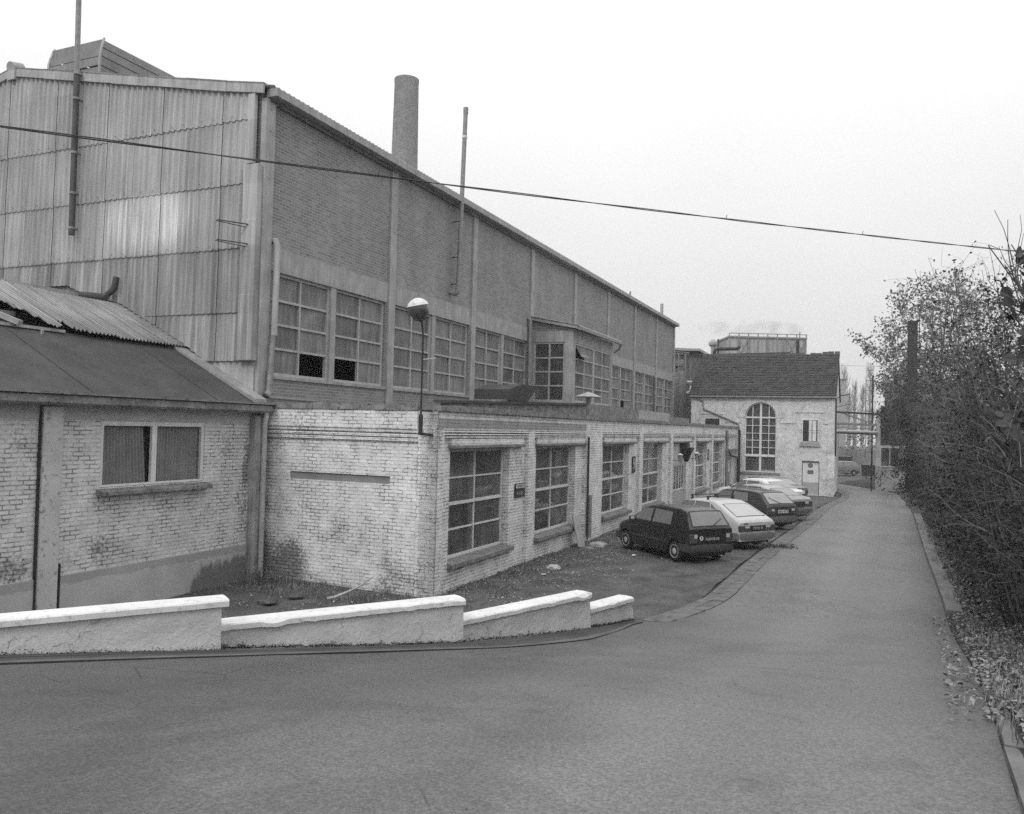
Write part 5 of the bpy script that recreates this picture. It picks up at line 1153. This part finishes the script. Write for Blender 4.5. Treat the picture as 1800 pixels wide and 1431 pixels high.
def tree(name, base, h, r, crown_z, lab, leafm, nl=9, nb=8, ntw=7, nlf=12, ls=.14, group=None, tr=.16, cat='tree', bare=False, zs=1.):
    o = tag(empty(name, base), lab, cat, group)
    tb = MB(); fb = MB()
    pts, d = walk((0, 0, 0), (0, 0, 1), h*.8, 8, .06); tb.tube(pts, [tr*(1-.8*k/8) for k in range(9)], 8)
    for i in range(nl):
        a_ = 2*pi*i/nl + U(-.3, .3); st = pts[3 + i % 5]; tgt = Vector((cos(a_)*r*U(.5, 1), sin(a_)*r*U(.5, 1), crown_z + U(-.7, 1)*(h-crown_z)*zs))
        lp_, _ = walk(st, tgt-st, (tgt-st).length, 6, .13); tb.tube(lp_, [tr*.4*(1-.75*k/6) for k in range(7)], 5)
        for j in range(nb):
            s2 = lp_[random.randint(2, 6)]; bp, d2 = walk(s2, (s2-Vector((0, 0, crown_z*.6)))*.3 + rv(1.2) + Vector((0, 0, .3)), r*U(.25, .5), 4, .25); tb.tube(bp, [tr*.12, tr*.1, tr*.08, tr*.06, tr*.05], 3, False)
            for q in range(ntw):
                s3 = bp[random.randint(1, 4)]; tp_, _ = walk(s3, d2 + rv(1.1), r*U(.1, .24), 2, .3); tb.tube(tp_, [tr*.05, tr*.04, tr*.03], 3, False)
                if not bare:
                    for _ in range(nlf): leaf(fb, tp_[random.randint(1, 2)] + rv(ls*1.3), ls*U(.6, 1.25))
    tb.build('trunk', m_bark, o, normals=False)
    if not bare: fb.build('crown', leafm, o, normals=False)
    return o
def bush(name, base, h, spread, lab, nst=55, dens=1., leafn=2200, ls=.06, lean=Vector((-.1, -.05, 0)), group='shrubs of the roadside hedge', big=0, seedv=0, lm=None):
    random.seed(seedv); o = tag(empty(name, base), lab, 'bush', group); b = MB(); f_ = MB()
    for i in range(nst):
        a_ = U(0, 2*pi); rr = sqrt(R())*spread*.55; p0 = Vector((cos(a_)*rr, sin(a_)*rr, -.05)); hh = h*U(.5, 1.05)
        pts, d = walk(p0, Vector((cos(a_)*.35, sin(a_)*.35, 1)) + lean*.6, hh, 8, .085, .02); r0 = U(.006, .02)
        zt_ = max(p.z for p in pts); kz = min(1, h*1.02/zt_); hr_ = max(sqrt(p.x**2 + p.y**2) for p in pts); kh = min(1, spread*1.1/hr_); pts = [Vector((p.x*kh, p.y*kh, p.z)) for p in pts]; pts = [Vector((p.x, p.y, p.z*kz)) for p in pts]
        b.tube(pts, [r0*(1-.75*k/8) for k in range(9)], 4, False)
        for j in range(11):
            s2 = pts[random.randint(2, 8)]; tw, _ = walk(s2, Vector((rv().x, rv().y, U(-.1, .9))) + lean*.6, U(.3, .95)*min(1.2, spread), 4, .28, -.05); tw = [Vector((p.x, p.y, min(p.z, h*1.0 + .04*k_))) for k_, p in enumerate(tw)]; b.tube(tw, [r0*.4, r0*.34, r0*.28, r0*.2, r0*.12], 3, False)
            for q in range(int(3*dens)):
                tt, _ = walk(tw[random.randint(1, 4)], rv(), U(.12, .35), 2, .3); b.tube(tt, [r0*.2, r0*.16, r0*.1], 3, False)
                if R() < .7: leaf(f_, tt[-1], ls*U(.7, 1.4))
    for i in range(leafn):
        a_ = U(0, 2*pi); z = U(.0, .97); rr = sqrt(R())*spread*(.75+.45*sin(pi*min(1, z*1.1)))
        leaf(f_, Vector((cos(a_)*rr + lean.x*z*h*.5, sin(a_)*rr + lean.y*z*h*.5, z*h*(1-.25*(rr/spread)**2))), ls*U(.6, 1.5))
    b.build('stems', m_stem, o, normals=False); f_.build('foliage', lm or m_leaf_d, o, normals=False)
    if big:
        g = MB()
        for i in range(big):
            a_ = U(0, 2*pi); z = U(.75, 1.02) if i % 3 else U(.35, .8); rr = spread*U(.3, 1.1)
            rleaf(g, Vector((cos(a_)*rr + lean.x*h*.4, sin(a_)*rr + lean.y*h*.3, z*h)), U(.09, .15), rv() + Vector((0, -.6, .2)))
        g.build('broad_leaves', leafmat('broad_leaf', .06, .5), o, normals=False)
    return o
def round_tree(name, base, h, r, cz, lab, leafm, nc=780, nlf=8, ls=.17, tr=.13, ts=1.):
    o = tag(empty(name, base), lab, 'tree', 'trees behind the hedge'); tb = MB(); fb = MB()
    pts, d = walk((0, 0, 0), (0, 0, 1), h*.82, 9, .05); tb.tube(pts, [tr*(1-.85*k/9) for k in range(10)], 8)
    nodes = [(p, tr*.3) for p in pts[4:]]
    for i in range(16):
        a_ = 2*pi*i/16 + U(-.2, .2); el = U(-.4, 1.3); t_ = Vector((cos(a_)*cos(el)*r*.8, sin(a_)*cos(el)*r*.8, cz + sin(el)*(h-cz)*.8)); s_ = pts[3 + i % 5]
        lp_, _ = walk(s_, t_-s_, (t_-s_).length, 7, .1); tb.tube(lp_, [tr*.35*(1-.8*k/7) for k in range(8)], 5); nodes += [(p, .01) for p in lp_[2:]]
    for i in range(nc):
        v = rv().normalized()*(R()**.34); c_ = Vector((v.x*r, v.y*r, cz + v.z*(h-cz)*(1 if v.z > 0 else .85)))
        if noise.noise(c_*.9) < -.34: continue
        n0 = min(nodes, key=lambda n_: (n_[0]-c_).length + U(0, .5))[0]; m_ = n0.lerp(c_, .5) + rv(.12) + Vector((0, 0, -.08))
        tb.tube([n0, m_, c_], [.018*ts, .012*ts, .007*ts], 3, False)
        for _ in range(nlf): leaf(fb, c_ + rv(.26*ts), ls*U(.55, 1.2))
    tb.build('trunk', m_bark, o, normals=False); fb.build('crown', leafm, o, normals=False); return o
HB = [(7.2, 2.4, 3.3, 1.3, 'bush nearest the camera in the hedge at the right edge', 30), (9.3, 1.9, 4.7, 1.3, 'tall bush with big round leaves high at the right edge', 46), (11.6, 1.5, 6.2, 1.4, 'third hedge bush from the camera, dense with bare stems', 14),
      (14.2, 1.45, 6.2, 1.4, 'hedge bush rising where the leaf litter ends', 16), (17.0, 1.4, 5.5, 1.35, 'hedge bush beside the near end of the far kerb', 8), (20.0, 1.4, 4.9, 1.35, 'hedge bush halfway along the far kerb', 8),
      (23.5, 1.4, 4.3, 1.35, 'hedge bush beyond the middle of the far kerb', 0), (27.3, 1.4, 4.1, 1.35, 'hedge bush near the far end of the far kerb', 0), (31.5, 1.3, 3.8, 1.35, 'last hedge bush before the dark evergreen', 0), (36, 1.6, 3.2, 1.5, 'low hedge bush just before the dark evergreen shrub', 0)]
for i, (y, d, h_, s_, lab, big) in enumerate(HB):
    bush('hedge_bush', (xr(y)+d+(.3 if y > 15 else .1), y, gz(y)+.1), h_, s_, lab, nst=75 if y < 24 else 50, leafn=6500 if y < 24 else 4500, ls=.05 if y < 12 else .07, big=0, seedv=100+i)
BK = [(11.5, 4.3, 5.3, 1.7, 'rear hedge bush overtopping the near ones at the right edge'), (16.5, 4.3, 5.2, 1.8, 'second rear hedge bush, partly hidden by the front row'), (22, 4.6, 5.0, 1.9, 'third rear hedge bush behind the far kerb'), (28, 4.8, 4.8, 2.0, 'fourth rear hedge bush, farthest of the rear row')]
for i, (y, d, h_, s_, lab) in enumerate(BK):
    bush('hedge_bush', (xr(y)+d, y, gz(y)+.4), h_, s_, lab, nst=60, leafn=3500, ls=.09, big=0, seedv=200+i, lm=m_leaf)
random.seed(29)
lx, ly = 5.35, 6.3; ll = tag(empty('large_leaved_shrub', (lx, ly, gz(ly)+.1)), 'tall shrub with big round leaves and stout stems at the very edge of the picture', 'shrub'); sb_ = MB(); lb_ = MB()
for i in range(58):
    tgt = at(U(1718, 1960), U(425, 800), U(5.7, 7.2)) - Vector((lx, ly, gz(ly)+.1)); s_ = Vector((U(-.25, .5), U(-.3, .3), 0)); m1 = s_.lerp(tgt, .45) + Vector((.22, 0, .1)) + rv(.12); m2 = s_.lerp(tgt, .75) + Vector((.12, 0, .05)) + rv(.08)
    ptl = [s_, s_.lerp(m1, .5) + rv(.05), m1, m1.lerp(m2, .5) + rv(.04), m2, m2.lerp(tgt, .5) + rv(.03), tgt]; sb_.tube(ptl, [.02, .018, .015, .012, .009, .006, .004], 6)
    for j in range(12):
        q_ = ptl[random.randint(2, 5)].lerp(ptl[6], R()*.6); w3, _ = walk(q_, Vector((U(-.6, .4), U(-.4, .4), U(.4, 1.2))), U(.15, .6), 4, .2); sb_.tube(w3, [.005, .004, .003, .0025, .002], 4, False)
        for _ in range(2 if i % 3 else 1):
            if w3[-1].z + gz(ly) < 5.0 and (lx+w3[-1].x)/(ly+w3[-1].y) > .585: rleaf(lb_, w3[random.randint(2, 4)] + rv(.03), U(.05, .115), rv() + Vector((0, -.9, .3)))
sb_.build('stems', m_stem, ll, normals=False); lb_.build('broad_leaves', leafmat('round_leaf', .075, .6), ll, normals=False)
random.seed(31)
c = at(1652, 760, 70); round_tree('broadleaf_tree', (c.x, 70, -.5), 18.8, 5.5, 12.2, 'large thin-leaved tree rising behind the hedge right of the square stack', m_leaf_p, 900, 8, .3, .24, 1.8)
c = at(1580, 760, 68); tree('broadleaf_tree', (c.x, 68, -.5), 12.4, 2.6, 9.6, 'smaller tree whose crown stands left of the square stack', m_leaf_p, 9, 7, 6, 6, .26, 'trees behind the hedge', .1)
c = at(1765, 760, 30); tree('broadleaf_tree', (c.x, 30, 0), 8.2, 2.0, 5.6, 'dark tree farthest right behind the hedge', m_leaf_d, 8, 7, 5, 4, .16, 'trees behind the hedge', .14)
c = at(1605, 760, 34); tree('low_tree', (c.x+.8, 34, 0), 5.2, 2.0, 3.6, 'low spreading tree bending over the lane before the gatehouse', m_leaf_d, 9, 7, 7, 9, .10, 'trees behind the hedge', .08)
# evergreen shrub
random.seed(41); p = at(1615, 885, 43)
ev = tag(empty('evergreen_shrub', (p.x, 43, -.15)), 'dense dark evergreen shrub at the far end of the hedge', 'shrub')
b = MB(); b.tube([(0, 0, 0), (.05, 0, 2.6)], [.08, .03], 6); b.build('stem', m_bark, ev)
b = MB()
cl = [(Vector((U(-1, 1), U(-1, 1), 0)).normalized()*U(.2, 1.0) + Vector((0, 0, U(.4, 3.0)))) for _ in range(70)]
for c_ in cl:
    for _ in range(130): leaf(b, c_*1.0 + rv(.5)*U(.3, 1) , .09*U(.6, 1.4))
b.build('foliage', m_needle, ev, normals=False)
# creeper over the gatehouse
random.seed(43); iv = tag(empty('climbing_creeper', (g0.x+3, 59.5, 3.2)), 'heavy grey creeper smothering the gatehouse roof', 'creeper')
b = MB()
for _ in range(220):
    c_ = Vector((U(-2.6, 6.5), U(-.6, 1.5), 0)); tz = 3.4 - .12*(c_.x-1)**2*.5; c_.z = U(-2.2 - .25*c_.x, tz)
    for _ in range(55): leaf(b, c_ + rv(.42), .16*U(.6, 1.3))
b.build('foliage', m_leaf_d, iv, normals=False)
b = MB()
for k in range(30): pts, _ = walk((U(-1, 6), .2, -3.4), (U(-.3, .3), 0, 1), U(4, 6.5), 6, .15); b.tube(pts, .03, 3, False)
b.build('stems', m_stem, iv, normals=False)
# poplars far away, bare
def poplar(px, top, Y, wd, lab, sd):
    random.seed(sd); p = at(px, top, Y); h_ = p.z + .5; o = tag(empty('poplar_tree', (p.x, Y, -.5)), lab, 'tree', 'bare poplars in the distance')
    MB().tube([(0, 0, 0), (0, 0, h_*.6), (.1, 0, h_*.97)], [.35, .2, .04], 6).build('trunk', m_twig, o)
    b = MB()
    for i in range(230):
        z0 = U(.08, .85)*h_; a_ = U(0, 2*pi); w_ = wd*(.35+.65*sin(pi*min(.97, (z0/h_)**.8)))*U(.4, 1)
        b.tube([(0, 0, z0), (cos(a_)*w_*.7, sin(a_)*w_*.7, z0+.06*h_), (cos(a_)*w_, sin(a_)*w_, z0+U(.1, .16)*h_)], [.05, .035, .02], 3, False)
    b.build('crown', m_twig, o, normals=False); return o
poplar(1484, 637, 185, 1.9, 'tallest bare poplar just right of the tiled house', 51); poplar(1530, 632, 190, 1.7, 'bare poplar directly above the pipe bridge mast', 52)
poplar(1503, 664, 195, 1.3, 'shorter bare poplar midway between the two tallest', 53); poplar(1517, 672, 200, 1.2, 'slender short poplar left of the mast', 54); poplar(1493, 680, 205, 1.5, 'low blurred poplar behind the tallest one', 55)
random.seed(59); b = MB()
for _ in range(260):
    c_ = Vector((U(44, 110), U(128, 142), U(-.3, 5.2)))
    if noise.noise(Vector((c_.x*.15, 0, 3)))*4 + 3.2 < c_.z: continue
    for _ in range(26): leaf(b, c_ + rv(1.3), U(.3, .6))
tag(b.build('distant_scrub', leafmat('scrub', .10, .4), normals=False), 'blurred grey scrub far beyond the pipe bridge', 'scrub', kind='stuff')
# litter, grass, weeds
random.seed(61); b = MB()
for i in range(13000):
    y = 5 + 26*R()**2.1; t = R(); d = -.35 + 1.7*t if y < 16 else .15 + 1.5*t
    if y < 5.9: d = .15 + 2*t
    if d < 0 and R() < .75: continue
    x = xr(y) + d; z = gz(y) + (.012 if d < 0 else .04 + min(d, .5)*.12 + .3*max(0, d-.5)*.5) + U(0, .04)
    leaf(b, Vector((x, y, z)), U(.03, .085), rv(.7) + Vector((0, 0, 1)))
tag(b.build('leaf_litter', m_leaf_l, normals=False), 'pale fallen leaves banked under the hedge', 'leaves', kind='stuff')
b = MB()
def tuft(x, y, z, n, h_, s_=.12):
    for i in range(n):
        a_ = U(0, 2*pi); q = Vector((x + U(-s_, s_), y + U(-s_, s_), z)); l_ = h_*U(.5, 1.1); e = Vector((cos(a_), sin(a_), 0))*l_*U(.2, .7); w_ = Vector((-sin(a_), cos(a_), 0))*.004
        b.add([q - w_, q + w_, q + e*.45 + Vector((0, 0, l_*.65)) + w_*.8, q + e*.45 + Vector((0, 0, l_*.65)) - w_*.8, q + e + Vector((0, 0, l_*.7))], [(0, 1, 2, 3), (3, 2, 4)])
for i in range(95): 
    y = U(5.2, 7.3); d = U(.05, 1.4); tuft(xr(y)+d, y, gz(y)+.05, 14, .16)
for i in range(150):
    y = U(7.5, 34); tuft(xr(y)+U(.15, .9), y, gz(y)+.1, 12, .25)
for i in range(800):      # weeds at the foot of the workshop
    u = U(-.6, 34)*1.; p_ = W(u, -U(.02, 1.1)**1.0); tuft(p_[0], p_[1], ydz(p_[0], p_[1]), 9, U(.06, .2))
for i in range(260): p_ = W(-U(.02, 1.3)**1.3, U(-.5, 4.6)); tuft(p_[0], p_[1], ydz(p_[0], p_[1]), 9, U(.06, .2))
p_ = W(-.55, 4.1)
for i in range(6): tuft(p_[0]+U(-.15, .15), p_[1]+U(-.1, .1), .02, 12, .5, .06)
for i in range(200):
    s_ = R(); k = random.choice((1, 2, 3)); a_, c_ = SEG[k][0], SEG[k][1]; x, y = a_[0]+(c_[0]-a_[0])*s_, a_[1]+(c_[1]-a_[1])*s_
    tuft(x+U(-.3, .0)-.45, y+U(.3, .8), 0, 6, .07)
tag(b.build('grass_tufts', m_grass, normals=False), 'dry grass and weeds along the walls and the verge', 'grass', kind='stuff')
b = MB()
for i in range(15000):      # dead leaves and grit on the yard
    u = U(-2.5, 38); v = -U(-.3, 3.2)**1.0*R()
    if u < 0: v = U(-2, 4.6)
    p_ = W(u, v)
    if noise.noise(Vector((u*.9, v*1.4, 2))) < -.08 and R() < .85: continue
    leaf(b, Vector((p_[0], p_[1], ydz(p_[0], p_[1]) + .01 + U(0, .03))), U(.02, .065), rv(.6) + Vector((0, 0, 1)))
tag(b.build('yard_litter', leafmat('yard_leaf', .2, .9), normals=False), 'dead leaves and rubbish scattered on the dark yard', 'leaves', kind='stuff')
b = MB()      # small stones, clods and brick bits on the yard
for i in range(5200):
    if i % 3: u, v = U(-1.8, 36), -abs(random.gauss(0, .9))
    else: u, v = U(-2.5, 36), -U(0, 3.6)
    if u < -.1: v = U(-1.5, 4.5)
    p_ = W(u, v)
    if noise.noise(Vector((u*1.1, v*1.6, 5))) < -.05 and R() < .8: continue
    s_ = U(.008, .035)*(1.6 if R() < .06 else 1); z_ = ydz(p_[0], p_[1]); a_ = U(0, 6.3)
    vs = [(p_[0]+s_*cos(a_+k*2.09)*U(.7, 1.2), p_[1]+s_*sin(a_+k*2.09)*U(.7, 1.2), z_-.005) for k in range(3)] + [(p_[0]+U(-.3, .3)*s_, p_[1]+U(-.3, .3)*s_, z_+s_*U(.5, .9))]
    b.add(vs, [(0, 1, 3), (1, 2, 3), (2, 0, 3)])
tag(b.build('yard_gravel', leafmat('mixed_stone', .15, .85), normals=False), 'loose stones and clods over the dark yard', 'gravel', kind='stuff')
b = MB()
for i in range(3000):
    y = U(1.5, 30)**1.0; x = U(xl(y)+.8 if y > 3.7 else -6, xr(y)); s_ = U(.002, .006)*(1 + y*.02)
    if noise.noise(Vector((x*.7, y*.5, 8))) < .12: continue
    b.add([(x-s_, y, gz(y)+.001-.0), (x+s_, y-s_, gz(y)+.001), (x+s_*.3, y+s_, gz(y)+.0), (x, y, gz(y)+s_*1.2)], [(0, 1, 3), (1, 2, 3), (2, 0, 3)])
tag(b.build('road_grit', m_black, normals=False), 'dark grit scattered over the asphalt', 'grit', kind='stuff')
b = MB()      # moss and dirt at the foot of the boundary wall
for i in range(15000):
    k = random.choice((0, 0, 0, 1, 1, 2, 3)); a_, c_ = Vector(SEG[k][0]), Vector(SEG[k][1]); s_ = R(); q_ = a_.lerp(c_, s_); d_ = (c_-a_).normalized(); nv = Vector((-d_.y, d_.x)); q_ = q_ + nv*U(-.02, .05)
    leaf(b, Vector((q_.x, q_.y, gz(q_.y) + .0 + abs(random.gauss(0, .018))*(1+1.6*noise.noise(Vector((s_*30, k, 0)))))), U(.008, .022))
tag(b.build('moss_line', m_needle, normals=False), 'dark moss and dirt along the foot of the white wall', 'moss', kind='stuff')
# single things lying about
def rock(name, p_, s, lab, mt, cat='stone', sd=1, flat=.6):
    bm = bmesh.new(); bmesh.ops.create_icosphere(bm, subdivisions=3, radius=1)
    for v in bm.verts:
        k = 1 + .35*noise.noise(v.co*1.3 + Vector((sd*5, 0, 0))) + .12*noise.noise(v.co*4 + Vector((sd, 3, 0))); v.co = Vector((v.co.x*s*k*1.3, v.co.y*s*k, v.co.z*s*k*flat))
    me = bpy.data.meshes.new(name); bm.to_mesh(me); bm.free(); me.materials.append(mt); o = bpy.data.objects.new(name, me); COL.objects.link(o); o.location = p_; return tag(o, lab, cat)
def gxy(px, py): 
    d_ = at(px, py, 1.) - Vector((0, 0, 3.55)); t = -3.55/d_.z; return Vector((d_.x*t, d_.y*t, .03))
rock('pale_stone', gxy(973, 1000), .13, 'pale rounded stone lying on the yard before the second window', m_render, sd=1)
rock('rubble_lump', gxy(1052, 960), .2, 'crumpled pale rubble at the foot of the wide pier', m_conc, 'rubble', 2)
rock('rubble_lump', gxy(1035, 967), .13, 'smaller rubble lump left of the crumpled heap by the pier', m_conc_d, 'rubble', 3)
rock('paper_scrap', gxy(1114, 978), .04, 'small white scrap beside the black car front wheel', m_cope, 'litter', 4)
rock('stone', gxy(955, 1012), .05, 'little stone left of the pale rounded stone', m_conc, 'stone', 5)
rock('clod', gxy(520, 1052), .12, 'dark clod among the rubbish beside the end wall', m_soil, 'rubble', 6, .5)
rock('clod', gxy(470, 1060), .16, 'broad dark clod near the corner pier', m_soil, 'rubble', 7, .4)
bo = MB().box(-.19, .19, -.02, .02, 0, .95).box(-.19, -.05, -.02, .02, .95, 1.0).build('leaning_board', m_conc, None, bevel=.006); bo.location = W(8.55, -.32); bo.rotation_euler = (-.32, .1, RZ-.25); tag(bo, 'grey board leaning against the sill of the second window', 'board')
b = MB(); pts, _ = walk(gxy(575, 1055), (1, .35, .03), 1.0, 7, .2); b.tube(pts, [.03, .035, .03, .028, .025, .02, .015, .01], 6); pts2, _ = walk(pts[4], (.5, .8, .3), .4, 4, .2); b.tube(pts2, .012, 5)
tag(b.build('fallen_branch', m_conc, smooth=True), 'pale broken branch on the ground by the end wall', 'branch')
p_ = gxy(1368, 962)
b = MB()
for i in range(160): leaf(b, p_ + Vector((U(-.55, .55), U(-.3, .3), U(-.01, .05))), U(.05, .12), rv(.5) + Vector((0, 0, 1)))
tag(b.build('leaf_pile', m_leaf_d, normals=False), 'small dark heap of leaves on the stone edging beside the cars', 'leaves', kind='stuff')
sm = MB().lathe([(.0, 0), (.3, 0), (.3, .012), (0, .012)], (0, 0, 0), 28).build('manhole_cover', m_conc_d); p_ = gxy(1330, 935); sm.location = (p_.x+.55, p_.y+3.2, 0.0); tag(sm, 'round manhole cover set at the edge of the lane', 'manhole')
# ================================================================= air
HAZE = .0008
def hz():
    m = bpy.data.materials.new('haze'); m.use_nodes = True; nt = m.node_tree; nt.nodes.clear()
    o = nt.nodes.new('ShaderNodeOutputMaterial'); v = nt.nodes.new('ShaderNodeVolumePrincipled'); v.inputs['Color'].default_value = (.96, .96, .96, 1); v.inputs['Density'].default_value = HAZE
    nt.links.new(v.outputs[0], o.inputs['Volume']); return m
if HAZE: tag(MB().box(-265, 305, -35, 335, -1.6, 38).build('haze', hz()), kind='stuff')
